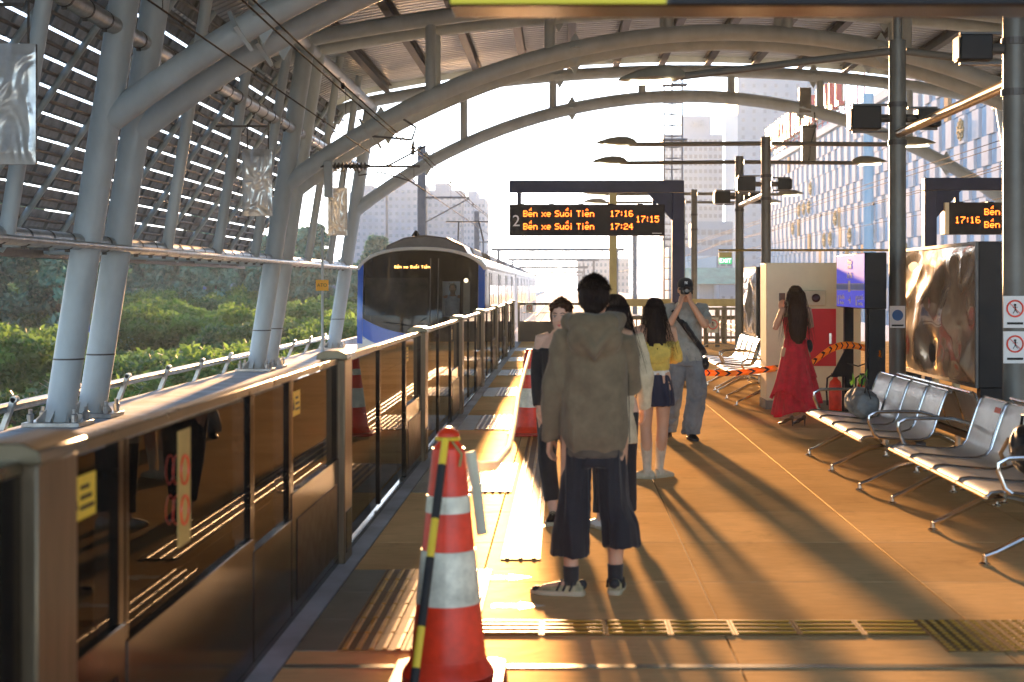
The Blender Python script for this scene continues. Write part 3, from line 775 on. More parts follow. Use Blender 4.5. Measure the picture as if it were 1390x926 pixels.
for i, (y, where) in enumerate(LP):
    t = thing('lamp_pole', 'grey lamp pole ' + where, 'lamp pole', (4, y, 0))
    r = .095 if i > 1 else .10
    MB().tube([(4, y, .002), (4, y, 4.55)], r, 20).build('pole', M_POLE, t, smooth=True, world=True)
    MB().lathe([(.2,0),(.2,.02),(.12,.03),(.11,.12),(.10,.12)], (4, y, .003), 20).build('base', M_POLE, t, smooth=True, world=True)
    if i < 2: MB().tube([(4-.0, y, 4.56), (4, y, 7.4)], .055, 12).build('upper_pole', M_POLE, t, smooth=True, world=True)
    z = 4.42
    for s in (1, -1):
        if i == 0 and s == 1: continue
        MB().tube([(4-s*.1, y, z), (4-s*2.6, y, z-.02 if i != 1 else z-.30)], .045, 10).build('arm', M_POLE, t, smooth=True, world=True)
        lamp_head(4-s*2.6, y, z-.02 if i != 1 else z-.30, s, t, .04 if i != 1 else -.06)
    for zz in (3.3, 3.75): MB().tube([(4, y, zz), (4, y, zz+.06)], r+.014, 20).build('clamp', M_DARKSTEEL, t, world=True)
    if i in (0, 1, 2, 3):
        speaker(4-.22, y, 3.62 if i != 0 else 3.72, -1, t, 1.15 if i else .95)
        speaker(4+.22, y, 3.62, 1, t, .9)
for a, b_, lab in ((12.6, 17.0, 'brown conduit pipe running between the two nearest lamp poles'), (28.0, 32.2, 'brown conduit pipe between the two lamp poles behind the cream block')):
    t = thing('conduit_pipe', lab, 'pipe', (4, a, 3.43))
    MB().tube([(4.0, a+.1, 3.43), (4.0, b_-.1, 3.43)], .055, 12).build('pipe', mat('conduit_bronze', (.30,.23,.15), .3, .6), t, smooth=True, world=True)
# notices on the poles
t = thing('notice_sign', 'white notice with blue round symbol fixed to the column left of the large poster case', 'notice', (3.96, 16.88, 1.2))
MB().box(3.88, 4.06, 16.865, 16.885, 1.12, 1.38).build('plate', M_WHITE, t, world=True)
MB().lathe([(.065,0),(.065,.004)], (0,0,0), 20, Matrix.Translation((3.97,16.862,1.27)) @ Matrix.Rotation(R(90),4,'X')).build('blue_disc', mat('blue_print', (.02,.12,.35), .4), t, world=True)
MB().box(3.90, 4.04, 16.858, 16.864, 1.14, 1.16).build('caption', M_BLACK, t, world=True)
for k, z in enumerate((1.39, 1.08)):
    t = thing('notice_sign', ('upper' if k == 0 else 'lower') + ' white prohibition notice on the nearest column at the right edge', 'notice', (3.96, 12.48, z))
    pl = MB().box(3.86, 4.06, 12.455, 12.475, z-.14, z+.14).build('plate', M_WHITE, t, world=True)
    ring_sign(t, (3.96, 12.45, z+.03), .07)
    MB().box(3.89, 4.03, 12.448, 12.454, z-.11, z-.09).build('caption', M_BLACK, t, world=True)

# ================================================================== poster cases wrapped in film
def wrapped_case(label, x, ya, yb, z0, z1, th, seed, mt=M_FOIL, feet=True):
    t = thing('poster_case', label, 'poster case', (x+th/2, (ya+yb)/2, 0))
    MB().box(x+.01, x+th, ya, yb, z0, z1).build('case', M_BLACK, t, world=True, bevel=.01)
    if feet:
        MB().box(x+.03, x+th, ya, ya+.13, .003, z0-.001).build('leg', M_BLACK, t, world=True)
        MB().box(x+.03, x+th, yb-.13, yb, .003, z0-.001).build('leg', M_BLACK, t, world=True)
        for q in (.35, .6): MB().box(x+.1, x+.16, ya+(yb-ya)*q, ya+(yb-ya)*q+.1, .003, z0-.001).build('foot', M_CREAM, t, world=True)
    def fn(u, v):
        y = ya+.04 + (yb-ya-.08)*u; z = z0+.04+(z1-z0-.08)*v
        p = Vector((y*.6+seed, z*1.3, seed*3)); d = noise.noise(p + Vector((noise.noise(p*1.3), 0, 0))*.9)
        e = abs(noise.noise(Vector((y*1.6, z*2.6+u*1.5, seed))))
        edge = min(u, 1-u, v, 1-v)*8; k = min(1, edge)
        return (x - .012 - k*(.07*d + .035*(1-e)**2 + .002*noise.noise(p*7)), y, z)
    MB().grid(fn, 90, 60).build('wrapping_film', mt, t, world=True, smooth=True, ang=80)
    f = MB()
    for (q0,q1,w0,w1) in ((ya,yb,z0,z0+.035),(ya,yb,z1-.035,z1),(ya,ya+.035,z0+.036,z1-.036),(yb-.035,yb,z0+.036,z1-.036)):
        f = MB().box(x-.02, x+.009, q0, q1, w0, w1); f.build('frame_edge', M_DARKSTEEL, t, world=True)
    return t
wrapped_case('large poster case wrapped in crumpled brown film behind the nearest benches', 4.2, 14.4, 17.85, .58, 2.07, .27, 1.7)
wrapped_case('smaller-looking distant poster case in pale wrinkled film, left of the cream wall block', 4.2, 30.8, 34.0, .52, 2.03, .27, 8.4, M_FOILW)
# small wrapped signs hung among the left columns
for k, (x, y, z, w, h, lab) in enumerate(((-6.25, 15.9, 3.65, .72, 1.35, 'sign wrapped in crumpled silver film at the top left edge'), (-5.93, 27.6, 3.62, .58, 1.3, 'sign wrapped in silver film hanging between the second and third left struts'),
                               (-6.02, 38.0, 3.60, .52, 1.28, 'distant sign in white wrinkled film above the train, by the left columns'))):
    t = thing('wrapped_sign', lab, 'wrapped sign', (x, y, z))
    MB().box(x-w/2, x+w/2, y, y+.05, z-h/2, z+h/2).build('board', M_DARKSTEEL, t, world=True, bevel=.006)
    def fn(u, v, x=x, y=y, z=z, w=w, h=h, k=k):
        px_, pz_ = x-w/2+w*u, z-h/2+h*v; e = min(u,1-u,v,1-v)*10; kk = min(1, e)
        d = noise.noise(Vector((px_*3+k*5, pz_*2.2, k))); d2 = abs(noise.noise(Vector((px_*7, pz_*4+d*2, k+3))))
        return (px_, y-.008-kk*(.03*d+.035*(1-d2)), pz_)
    MB().grid(fn, 40, 60).build('wrapping_film', M_FOILW, t, world=True, smooth=True, ang=80)
    for dx in (-w*.35, w*.35): MB().tube([(x+dx, y+.06, z-h/2), (x+dx, y+.06, z+h/2+.5)], .015, 6).build('hanger', M_DARKSTEEL, t, world=True)
    MB().bar((x+.2, y+.06, z+h/2+.45), (colx(z)+.05, y+.06, z+h/2+.45), .04).build('side_arm', M_DARKSTEEL, t, world=True)

# ================================================================== station name sign
t = thing('station_name_sign', 'blue station name sign on black posts reading An Phú, in front of the cream block', 'station sign', (3.5, 16.9, 0))
x, ya, yb = 3.44, 16.2, 17.85
MB().box(x, x+.25, ya, yb, 1.355, 2.0).build('case', M_BLACK, t, world=True, bevel=.01)
MB().box(x-.004, x-.001, ya+.01, yb-.01, 1.365, 1.99).build('blue_face', mat('sign_blue', (.06,.06,.34), .7, 0, .05, emit=.25, spec=.08), t, world=True)
MB().box(x-.007, x-.0045, ya+.01, yb-.01, 1.575, 1.64).build('route_band', mat('band_blue', (.12,.26,.85), .3), t, world=True)
for zz in (1.57, 1.642): MB().box(x-.009, x-.0075, ya+.01, yb-.01, zz-.004, zz+.004).build('band_edge', M_WHITE, t, world=True)
MB().box(x-.012, x-.0095, 16.97, 17.09, 1.545, 1.68).build('station_mark', M_WHITE, t, world=True)
rot = (R(90), 0, R(-90))
text_obj('Nhà ga', (x-.006, 17.03, 1.905), .085, M_WHITE, t, rot)
text_obj('STATION', (x-.006, 17.03, 1.84), .055, M_WHITE, t, rot)
text_obj('An Phú', (x-.006, 17.03, 1.74), .105, M_WHITE, t, rot)
for yy, a_, b_ in ((17.50, 'Thảo Điền', 'Thao Dien'), (16.42, 'Rạch Chiếc', 'Rach Chiec')):
    text_obj(a_, (x-.006, yy, 1.48), .07, M_WHITE, t, rot); text_obj(b_, (x-.006, yy, 1.41), .055, M_WHITE, t, rot)
    MB().box(x-.006, x-.0045, yy+.20, yy+.26, 1.39, 1.50).build('route_mark', M_WHITE, t, world=True)
ar = MB(); ar.bar((x-.006, 17.10, 1.45), (x-.006, 16.97, 1.45), .022, .004, (1,0,0)); ar.bar((x-.006, 17.01, 1.49), (x-.006, 16.97, 1.45), .02, .004, (1,0,0)); ar.bar((x-.006, 17.01, 1.41), (x-.006, 16.97, 1.45), .02, .004, (1,0,0))
ar.build('arrow', M_WHITE, t, world=True)
for yy in (ya+.1, yb-.3): MB().box(x+.03, x+.14, yy-.04, yy+.04, .003, 1.354).build('post', M_BLACK, t, world=True)
MB().box(x+.05, x+.24, ya+.02, ya+.14, .003, 1.353).build('post', M_BLACK, t, world=True)

# ================================================================== cream wall block with cabinet and call box
t = thing('service_block', 'cream painted service wall block behind the woman in red', 'wall block', (3.28, 18.9, 0))
MB().box(2.66, 3.9, 18.6, 19.15, .12, 1.92).build('body', M_CREAM, t, world=True, bevel=.012)
MB().box(2.65, 3.91, 18.59, 19.16, .003, .119).build('skirting', mat('skirting', (.22,.19,.14), .5), t, world=True)
t2 = thing('fire_cabinet', 'red fire hose cabinet door set in the cream wall block', 'fire cabinet', (3.37, 18.59, .95))
MB().box(3.06, 3.57, 18.575, 18.598, .57, 1.32).build('door', mat('fire_red', (.62,.015,.02), .4, 0, .05), t2, world=True, bevel=.004)
MB().box(3.475, 3.505, 18.55, 18.574, .86, 1.00).build('handle', M_CHROME, t2, world=True)
fm = MB()
for (a_,b_,c_,d_) in ((3.04,3.06,.55,1.34),(3.57,3.59,.55,1.34),(3.061,3.569,.55,.569),(3.061,3.569,1.321,1.34)): fm = MB().box(a_, b_, 18.58, 18.597, c_, d_); fm.build('frame', M_CREAM, t2, world=True)
t3 = thing('call_box', 'cream emergency call box with dark round button above the red cabinet', 'call box', (3.3, 18.58, 1.45))
MB().box(3.08, 3.42, 18.50, 18.597, 1.36, 1.56).build('box', mat('call_cream', (.62,.55,.36), .45), t3, world=True, bevel=.01)
MB().lathe([(.055,0),(.055,.02),(.035,.035)], (0,0,0), 18, Matrix.Translation((3.29,18.498,1.46)) @ Matrix.Rotation(R(90),4,'X')).build('button', mat('button_dark', (.05,.01,.01), .3), t3, world=True)
for z in (1.40, 1.45, 1.5): MB().box(3.12, 3.14, 18.495, 18.499, z, z+.02).build('indicator', M_DARKSTEEL, t3, world=True)
# fire extinguisher pair beside the sign post
for k, (x, lab) in enumerate(((3.42, 'red fire extinguisher standing left of the black sign post'), (3.78, 'red fire extinguisher standing right of the black sign post'))):
    t = thing('fire_extinguisher', lab, 'fire extinguisher', (x, 17.85, 0))
    MB().lathe([(.075,0),(.08,.02),(.08,.36),(.07,.41),(.03,.45),(.03,.47)], (x, 17.85, .003), 20).build('cylinder', M_RED, t, world=True, smooth=True)
    MB().box(x-.05, x+.03, 17.83, 17.87, .474, .52).build('valve', M_BLACK, t, world=True)
    MB().tube([(x-.04,17.85,.5),(x-.1,17.85,.46),(x-.11,17.85,.3),(x-.1,17.85,.12)], .012, 8).build('hose', M_RUBBER, t, world=True, smooth=True)
t = thing('sign_flap', 'black slanted board leaning beside the sign post', 'board', (3.4, 17.7, .6))
MB().prism([(3.30,.50),(3.52,.50),(3.52,.92)], 17.5, 17.53, 'y').build('board', M_BLACK, t, world=True)
MB().tube([(3.45,17.52,.003),(3.45,17.52,.51)], .012, 8).build('support', M_BLACK, t, world=True)

# exit sign on its bracket
t = thing('exit_sign', 'green EXIT sign hanging from a thin bar at the lamp pole', 'exit sign', (3.6, 32, 2.3))
MB().box(3.51, 3.80, 31.98, 32.02, 2.11, 2.25).build('panel', mat('exit_green', (.01,.28,.10), .4, emit=.35, var=0), t, world=True)
MB().box(3.51, 3.80, 31.97, 32.03, 2.252, 2.37).build('header', M_YELRAIL, t, world=True)
MB().tube([(3.5, 32, 2.42), (7.5, 32, 2.42)], .025, 8).build('bar', M_YELRAIL, t, world=True)
for x in (3.56, 3.75): MB().tube([(x, 32, 2.37), (x, 32, 2.42)], .01, 6).build('hook', M_YELRAIL, t, world=True)
text_obj('EXIT', (3.655, 31.975, 2.18), .13, mat('exit_white', (.9,.95,.9), .5, emit=.6, var=0), t)

# ATO marker by the track
t = thing('marker_sign', 'orange ATO marker board on a thin post beside the track', 'track sign', (-5.75, 34, LZ))
MB().box(-5.90, -5.60, 33.98, 34.0, 1.50, 1.76).build('board', mat('marker_orange', (.85,.40,.01), .5, 0, .04), t, world=True)
MB().tube([(-5.75, 34.02, LZ+.003), (-5.75, 34.02, 3.0)], .03, 8).build('post', M_STEEL, t, world=True)
text_obj('ATO', (-5.75, 33.975, 1.63), .115, M_BLACK, t)

# the hanging board close over the camera
t = thing('hanging_sign', 'out-of-focus dark hanging sign with a yellow end, along the top edge of the picture', 'hanging sign', (.5, 4.05, 2.6))
MB().box(-.32, 1.95, 3.99, 4.17, 2.405, 2.85).build('case', mat('sign_case', (.05,.035,.02), .25, .5), t, world=True, bevel=.006)
MB().box(-.315, .29, 3.98, 3.988, 2.41, 2.845).build('yellow_panel', mat('sign_yellow', (.75,.62,.01), .45, 0, .03), t, world=True)
MB().box(.30, 1.94, 3.98, 3.988, 2.41, 2.845).build('dark_panel', M_BLACK, t, world=True)
for x in (.0, 1.6): MB().tube([(x, 4.08, 2.85), (x, 4.08, 8.9)], .02, 8).build('hanger', M_DARKSTEEL, t, world=True)
# bracket-hung grey box under the far arch
t = thing('equipment_box', 'grey vertical equipment box strapped under the furthest arch, right of centre', 'equipment box', (7.95, 46, 6.0))
MB().box(7.72, 8.17, 45.85, 46.1, 5.55, 6.72).build('case', mat('box_grey', (.20,.19,.17), .4, .2), t, world=True, bevel=.01)
MB().box(7.71, 8.18, 45.8, 46.15, 6.725, 6.80).build('lid', M_DARKSTEEL, t, world=True)
MB().box(7.62, 8.0, 45.8, 46.0, 7.2, 8.0).build('upper_case', mat('box_grey', (.2,.19,.17)), t, world=True)
MB().tube([(8.1,45.78,7.2),(8.12,45.7,6.7),(7.95,45.7,6.1),(7.9,45.7,5.5)], .02, 6).build('cable', M_RUBBER, t, world=True)

# ================================================================== benches
def make_bench(label, loc, rz=0):
    """local: seats face -x, run along y, origin on the floor below the middle of the beam"""
    t = thing('waiting_bench', label, 'bench', loc, rz, 'rows of steel waiting seats')
    L = 2.44
    MB().box(.16, .24, -L/2, L/2, .335, .385).build('beam', M_DARKSTEEL, t)
    pitch = L/4
    sh = MB()   # one shell: rolled seat and leaning back
    prof = [(-.27,.405),(-.25,.425),(-.20,.432),(-.05,.418),(.10,.405),(.20,.405),(.265,.425),(.30,.47),(.335,.58),(.375,.70),(.405,.775),(.425,.79),(.44,.782)]
    w = pitch/2-.012
    vs = []; th = .012
    for (x, z) in prof:
        for j in range(5): vs.append((x, -w+2*w*j/4, z))
    for (x, z) in prof:
        for j in range(5): vs.append((x+th*.3, -w+2*w*j/4, z-th))
    k = len(prof); fs = []
    for i in range(k-1):
        for j in range(4):
            a = i*5+j; fs.append((a, a+1, a+6, a+5)); q = a + k*5; fs.append((q, q+5, q+6, q+1))
        fs.append((i*5, (i+1)*5, (i+1)*5+k*5, i*5+k*5)); fs.append((i*5+4, i*5+4+k*5, (i+1)*5+4+k*5, (i+1)*5+4))
    fs.append((0, k*5, k*5+1, 1)); 
    me = sh.add(vs, fs).mesh('seat_shell', M_SEAT, smooth=True, ang=50)
    edge = MB(); 
    edge.tube([(x, 0, z-.002) for x, z in prof], .011, 8)
    em = edge.mesh('edge_trim', M_CHROME, smooth=True)
    front = MB().tube([(-.275,-w,.40),(-.275,w,.40)], .014, 8).mesh('front_trim', mat('front_trim', (.75,.50,.28), .25, .9), smooth=True)
    for i in range(4):
        y = -L/2 + pitch*(i+.5)
        s = link('seat', me, t, loc=(0, y, 0))
        for q in (-w, w): link('edge_trim', em, s, loc=(0, q, 0))
        link('front_trim', front, s)
        link('top_trim', MB().tube([(.437,-w,.785),(.437,w,.785)], .013, 8).mesh('top_trim', M_CHROME, smooth=True) if i == 0 else bpy.data.meshes['top_trim'], s)
    lg = MB()
    lg.tube([(.20,0,.34),(.20,0,.20)], .03, 10)
    lg.tube([(.20,0,.22),(.05,0,.20),(-.20,0,.075),(-.27,0,.05)], [.03,.03,.022,.02], 10, squash=.8)
    lg.tube([(.20,0,.22),(.33,0,.19),(.50,0,.075),(.56,0,.05)], [.03,.03,.022,.02], 10, squash=.8)
    lme = lg.mesh('leg', M_CHROME, smooth=True)
    ft = MB()
    for x in (-.27, .56): ft.lathe([(.034,0),(.034,.008),(.018,.016),(.016,.055)], (x,0,0), 12)
    fme = ft.mesh('foot', M_CHROME, smooth=True)
    for y in (-L/2+.06, 0, L/2-.06):
        l = link('leg', lme, t, loc=(0, y, 0)); link('foot', fme, l)
    am = MB()
    am.tube([(.34,0,.585),(.20,0,.625),(0,0,.63),(-.15,0,.625),(-.205,0,.595),(-.21,0,.55),(-.17,0,.45),(-.13,0,.42)], .011, 8, squash=1.3)
    ame = am.mesh('armrest', M_CHROME, smooth=True)
    for y in (-L/2-.0, L/2+.0): link('armrest', ame, t, loc=(0, y, 0))
    return t
bench = make_bench('four-seat steel bench with the grey bag on it, seen whole at right', (2.62, 12.42, 0))
bx_ = [((2.72, 9.42, 0), 0, 'nearest steel bench, cut by the right edge, holding the black handbag'),
       ((2.62, 20.35, 0), 0, 'far steel bench just left of the cream wall block, behind the hazard tape'),
       ((2.62, 23.10, 0), 0, 'furthest steel bench, in front of the picket gate'),
       ((3.62, 12.3, 0), PI, 'dark-looking bench turned away, back to back behind the bag bench'),
       ((3.75, 9.3, 0), PI, 'bench turned away behind the nearest bench at right edge')]
for loc, rz, lab in bx_:
    copy_tree(bench, loc, rz, lab)
t = thing('sticker', 'small orange-red sticker on the backrest of the nearest right bench', 'sticker', (3.1, 10.3, .74))
MB().box(-.002, .002, -.06, .06, -.02, .02).build('label', mat('sticker_red', (.8,.10,.02), .5), t, rot=(0, R(18), 0))
t.location = (3.088, 10.1, .735)

# ================================================================== cones, striped bar, white rope
def cone(label, x, y, h, rb=.19, rt=.05):
    t = thing('traffic_cone', label, 'traffic cone', (x, y, 0))
    z0 = .05
    MB().prism([(-.235,-.19),(-.19,-.235),(.19,-.235),(.235,-.19),(.235,.19),(.19,.235),(-.19,.235),(-.235,.19)], .003, .035, 'z').build('base', mat('cone_base', (.50,.03,.01), .45), t, bevel=.008)
    MB().lathe([(rb+.035,.036),(rb+.03,.05),(rb+.012,.075),(rb,.10)], (0,0,0), 36).build('collar', M_RED, t, smooth=True)
    def rad(z): return rb + (rt-rb)*((z-.10)/(h-.10))
    z = .10; bands = [(.33, M_RED), (.55, M_REFL), (.705, M_RED), (.775, M_REFL), (h-.03, M_RED)]
    bands = [(q*(h/1.0) if q < h-.03 else h-.03, m_) for q, m_ in bands]
    for k, (z1, m_) in enumerate(bands):
        e = .002 if m_ is M_REFL else 0
        MB().lathe([(rad(z)+e, z+.0005), (rad((z+z1)/2)+e, (z+z1)/2), (rad(z1)+e, z1-.0005)], (0,0,0), 36).build('red_section' if m_ is M_RED else 'reflective_band', m_, t, smooth=True); z = z1
    MB().lathe([(rt,h-.029),(rt*.75,h-.01),(rt*.62,h)], (0,0,0), 24).build('tip', M_RED, t, smooth=True)
    return t
c1 = cone('large red and white traffic cone in the left foreground, with the striped bar', -.47, 5.84, .985, .155, .062)
c2 = cone('red and white traffic cone further back, beside the woman in black', -.36, 15.45, .93, .165, .05)
t = thing('cone_connector', 'red knob with yellow ring on top of the near cone', 'connector', (-.47, 5.84, .985))
MB().lathe([(.02,-.03),(.03,0),(.045,.01),(.045,.03),(.03,.045),(.012,.055)], (0,0,0), 20).build('knob', M_RED, t, smooth=True)
MB().tube([(.045*math.cos(a*PI/6), -.03+.03*math.sin(a*PI/6), .01) for a in range(12)], .008, 8, closed=True).build('ring', M_YEL, t, smooth=True)
MB().tube([(.02,-.05,.0),(.06,-.06,-.05),(.05,-.06,-.10)], .006, 6).build('cord', mat('cord_olive', (.35,.28,.10), .7), t)
t = thing('striped_bar', 'black and yellow striped barrier bar leaning against the front of the near cone', 'barrier bar', (-.52, 5.2, 0))
A, B = Vector((-.475, 5.75, 1.0)), Vector((-.565, 5.22, .012)); n = 7
cuts = [0,.10,.30,.44,.68,.82,1.0]
for i in range(6):
    MB().tube([A.lerp(B, cuts[i]+.0005), A.lerp(B, cuts[i+1]-.0005)], .0155 + (.002 if i % 2 else 0), 14).build('yellow_segment' if i % 2 == 0 else 'black_segment', M_YEL if i % 2 == 0 else M_RUBBER, t, world=True, smooth=True)
t = thing('barrier_strap', 'white strap sagging from the near cone to the far cone along the screen doors', 'strap', (-.4, 10, .85))
pts = [(-.45,5.84,.955),(-.41,5.85,.90),(-.350,5.92,.866),(-.296,6.2,.836),(-.268,7.0,.815),(-.285,8.2,.804),(-.326,10.3,.809),(-.35,13.0,.832),(-.355,15.36,.90)]
MB().tube(pts, [(.018,.024)]*9, 10).build('strap', mat('strap_white', (.66,.62,.50), .6, 0, .08, 8, transl=.35), t, world=True, smooth=True)
MB().tube([(-.38,5.83,.94),(-.355,5.83,.8),(-.335,5.84,.62),(-.33,5.83,.60)], [(.022,.006)]*4, 8).build('strap_end', mat('strap_grey', (.50,.50,.36), .6), t, world=True, smooth=True)

# ================================================================== hazard tape
def tape(name, label, pts, w):
    t = thing(name, label, 'hazard tape', pts[0]); n = 90
    P = [Vector(p) for p in pts]
    def cp(u):
        q = u*(len(P)-1); i = min(int(q), len(P)-2); f = q-i
        p0, p1, p2, p3 = P[max(i-1,0)], P[i], P[i+1], P[min(i+2,len(P)-1)]
        return .5*((2*p1)+(p2-p0)*f+(2*p0-5*p1+4*p2-p3)*f*f+(3*p1-p0-3*p2+p3)*f**3)
    def fn(u, v):
        p = cp(u); tw = .35*math.sin(u*9)+.2; return (p.x, p.y + (v-.5)*w*math.sin(tw), p.z + (v-.5)*w*math.cos(tw))
    MB().grid(fn, n, 1).build('ribbon', mat('tape_orange', (.85,.36,.02), .4, 0, .04, transl=.3), t, world=True, smooth=True, solid=.0006)
    a = MB(); L = sum((P[i+1]-P[i]).length for i in range(len(P)-1)); k = int(L/.16)
    for i in range(k):
        u = (i+.4)/k; du = .045/L; sk = .055/L
        def q(u_, v_): x_, y_, z_ = fn(min(1, max(0, u_)), v_); return (x_, y_-.003, z_)
        a.add([q(u,.05), q(u+du,.05), q(u+du+sk,.5), q(u+sk,.5)], [(0,1,2,3)]); a.add([q(u+sk,.5), q(u+du+sk,.5), q(u+du,.95), q(u,.95)], [(0,1,2,3)])
    tag(a.build('chevrons', M_BLACK, t, world=True, fix=False, solid=.0008), kind='stuff')
    return t
tape('hazard_tape', 'orange tape with black chevrons strung past the woman in red to the sign post',
     [(1.95, 19.6, .42), (2.3, 18.9, .46), (2.75, 18.0, .58), (2.95, 17.4, .62), (3.2, 17.0, .86), (3.38, 16.75, .92), (3.55, 16.35, .88), (3.62, 16.18, .84)], .085)
t = thing('tape_loop', 'thin black cord hanging in a loop below the tape at the sign post', 'cord', (3.45, 16.6, .8))
MB().tube([(3.38,16.9,.70),(3.45,16.6,.68),(3.52,16.35,.74),(3.55,16.3,.84)], .008, 8).build('cord', M_RUBBER, t, world=True, smooth=True)

# ================================================================== bags on the benches
t = thing('grey_bag', 'grey soft bag lying on the left end of the bag bench with green leaves', 'bag', (2.72, 12.95, .43))
a = MB(); a.tube([(0,.30,.12),(0,.27,.125),(0,.12,.13),(0,-.12,.13),(0,-.27,.125),(0,-.30,.12)], [.03,.10,.135,.135,.10,.03], 18)
organic('bag_body', a, mat('bag_grey', (.20,.22,.22), .7, 0, .25, 6, bump=.004, bscale=25), t, .012, 3, wr=.012, wscale=(9,6,9))
MB().tube([(.03,.15,.24),(.03,.12,.33),(.03,0,.37),(.03,-.12,.33),(.03,-.15,.24)], .009, 8).build('handle', M_RUBBER, t, smooth=True)
MB().tube([(-.02,-.22,.22),(-.02,-.3,.30),(.02,-.3,.18)], .006, 8).build('strap', M_RUBBER, t, smooth=True)
lf = random.Random(3)
for i in range(9):
    p = Vector((lf.uniform(-.05,.08), .18+lf.uniform(-.1,.14), .26)); q = p + Vector((lf.uniform(-.06,.06), lf.uniform(-.08,.08), lf.uniform(.06,.16))); d = Vector((lf.uniform(-1,1), lf.uniform(-1,1), 0)).normalized()*.022
    MB().add([p, p.lerp(q,.5)+d, q, p.lerp(q,.5)-d], [(0,1,2,3)]).build('leaf', mat('leaf_green', (.10,.28,.04), .5, transl=.3), t)
t = thing('handbag', 'round black handbag on the nearest right bench at the picture edge', 'handbag', (2.92, 8.95, .44))
a = MB(); a.ball((0,0,.15), .10, .19, .16, 16)
organic('bag_body', a, mat('bag_black', (.012,.012,.014), .45), t, .012, 3, wr=.008, wscale=(9,9,9))
MB().tube([(0,.12,.27),(0,.08,.36),(0,-.08,.36),(0,-.12,.27)], .010, 8).build('handle', M_BLACK, t, smooth=True)
MB().tube([(-.06,.17,.20),(-.1,.21,.10),(-.07,.22,.02)], .014, 8).build('strap', mat('strap_tan', (.45,.22,.08), .5), t, smooth=True)
# ================================================================== TRAIN
M_TWHITE = mat('train_silver', (.62,.63,.64), .3, .35, .06, 1.5, rvar=.1)
M_TBLUE = mat('train_blue', (.015,.12,.62), .22, 0, .04, 2, coat=.6)
M_TGLASS = mat('train_dark_glass', (.012,.009,.009), .08, 0, .05, 2, spec=.35)
M_TWIN = mat('train_window', (.05,.045,.04), .08, 0, .1, 2)
TC, TY = -3.25, 32.0
tr = thing('metro_train', 'blue and white metro train arriving at the left platform edge', 'train', (TC, TY, -1.1))
W = 1.46
def roofz(u): return 2.50 - .30*abs(u)**2.4 - .16*abs(u)**9
def facey(u, z):                       # bulging, slightly raked nose
    return TY + .55*abs(u)**2.6 + max(0, (z-1.0))*.16 + max(0, -.1-z)*.10
def zb_black(u): return .62 + .34*abs(u)**2.2 - .10*(1-abs(u))
def zb_blue(u): return .22 + .45*abs(u)**2.6 + .10*u
def fgrid(u0, u1, lo, hi, nu=24, nv=8, off=0.0):
    def fn(a, b):
        u = u0+(u1-u0)*a; z = lo(u)+(hi(u)-lo(u))*b; return (TC+W*u, facey(u, z)+off, z)
    return fn
face = []
top_ = lambda u: roofz(u)-.07
face += [('windscreen', M_TGLASS, -.90, .365, zb_black, top_), ('windscreen', M_TGLASS, .625, .90, zb_black, top_),
         ('windscreen', M_TGLASS, .365, .625, zb_black, lambda u: .92), ('windscreen', M_TGLASS, .365, .625, lambda u: 1.72, top_)]
face.append(('blue_panel', M_TBLUE, -.90, .90, zb_blue, lambda u: zb_black(u)-.004))
face.append(('nose_panel', M_TWHITE, -.90, .90, lambda u: -.25, lambda u: zb_blue(u)-.004))
face.append(('coupler_apron', M_BLACK, -.8, .8, lambda u: -.98, lambda u: -.254))
for nm, m_, u0, u1, lo, hi in face: MB().grid(fgrid(u0, u1, lo, hi), 28, 10).build(nm, m_, tr, world=True, smooth=True)
for s in (-1, 1):
    MB().grid(fgrid(s*.902, s*1.0, lambda u: .30, lambda u: roofz(u)-.06), 6, 14).build('blue_pillar', M_TBLUE, tr, world=True, smooth=True)
    MB().grid(fgrid(s*.902, s*1.0, lambda u: -.9, lambda u: .296), 6, 10).build('nose_side', M_TWHITE, tr, world=True, smooth=True)
outl = [(-1.49/W*0-1, z) for z in (-.9,-.4,.1,.6,1.1,1.6)] + [(-1, roofz(1)-.06)] + [(u/10, None) for u in range(-10, 11)] + [(1, roofz(1)-.06)] + [(1, z) for z in (1.6,1.1,.6,.1,-.4,-.9)]
def shell(d0, d1):
    def fn(a, b):
        q = a*(len(outl)-1); i = min(int(q), len(outl)-2); f = q-i
        def pt(o_): u, z = o_; z = roofz(u)-.03 if z is None else z; return (u, z)
        (u0, z0), (u1, z1) = pt(outl[i]), pt(outl[i+1]); u = u0+(u1-u0)*f; z = z0+(z1-z0)*f
        yf = facey(u, z); yb = TY+1.03; d = d0+(d1-d0)*b
        return (TC+W*u*(1+.02*d), yf+(yb-yf)*d, z + .0*d)
    return fn
MB().grid(shell(0, .35), 66, 3).build('nose_shell_blue', M_TBLUE, tr, world=True, smooth=True)
MB().grid(shell(.352, 1.0), 66, 4).build('nose_shell', M_TWHITE, tr, world=True, smooth=True)
rim = [(TC+W*u, facey(u, roofz(u))-.02, roofz(u)-.035) for u in [i/20-1 for i in range(41)]]
MB().tube(rim, .04, 8).build('roof_rim', M_WHITE, tr, world=True, smooth=True)
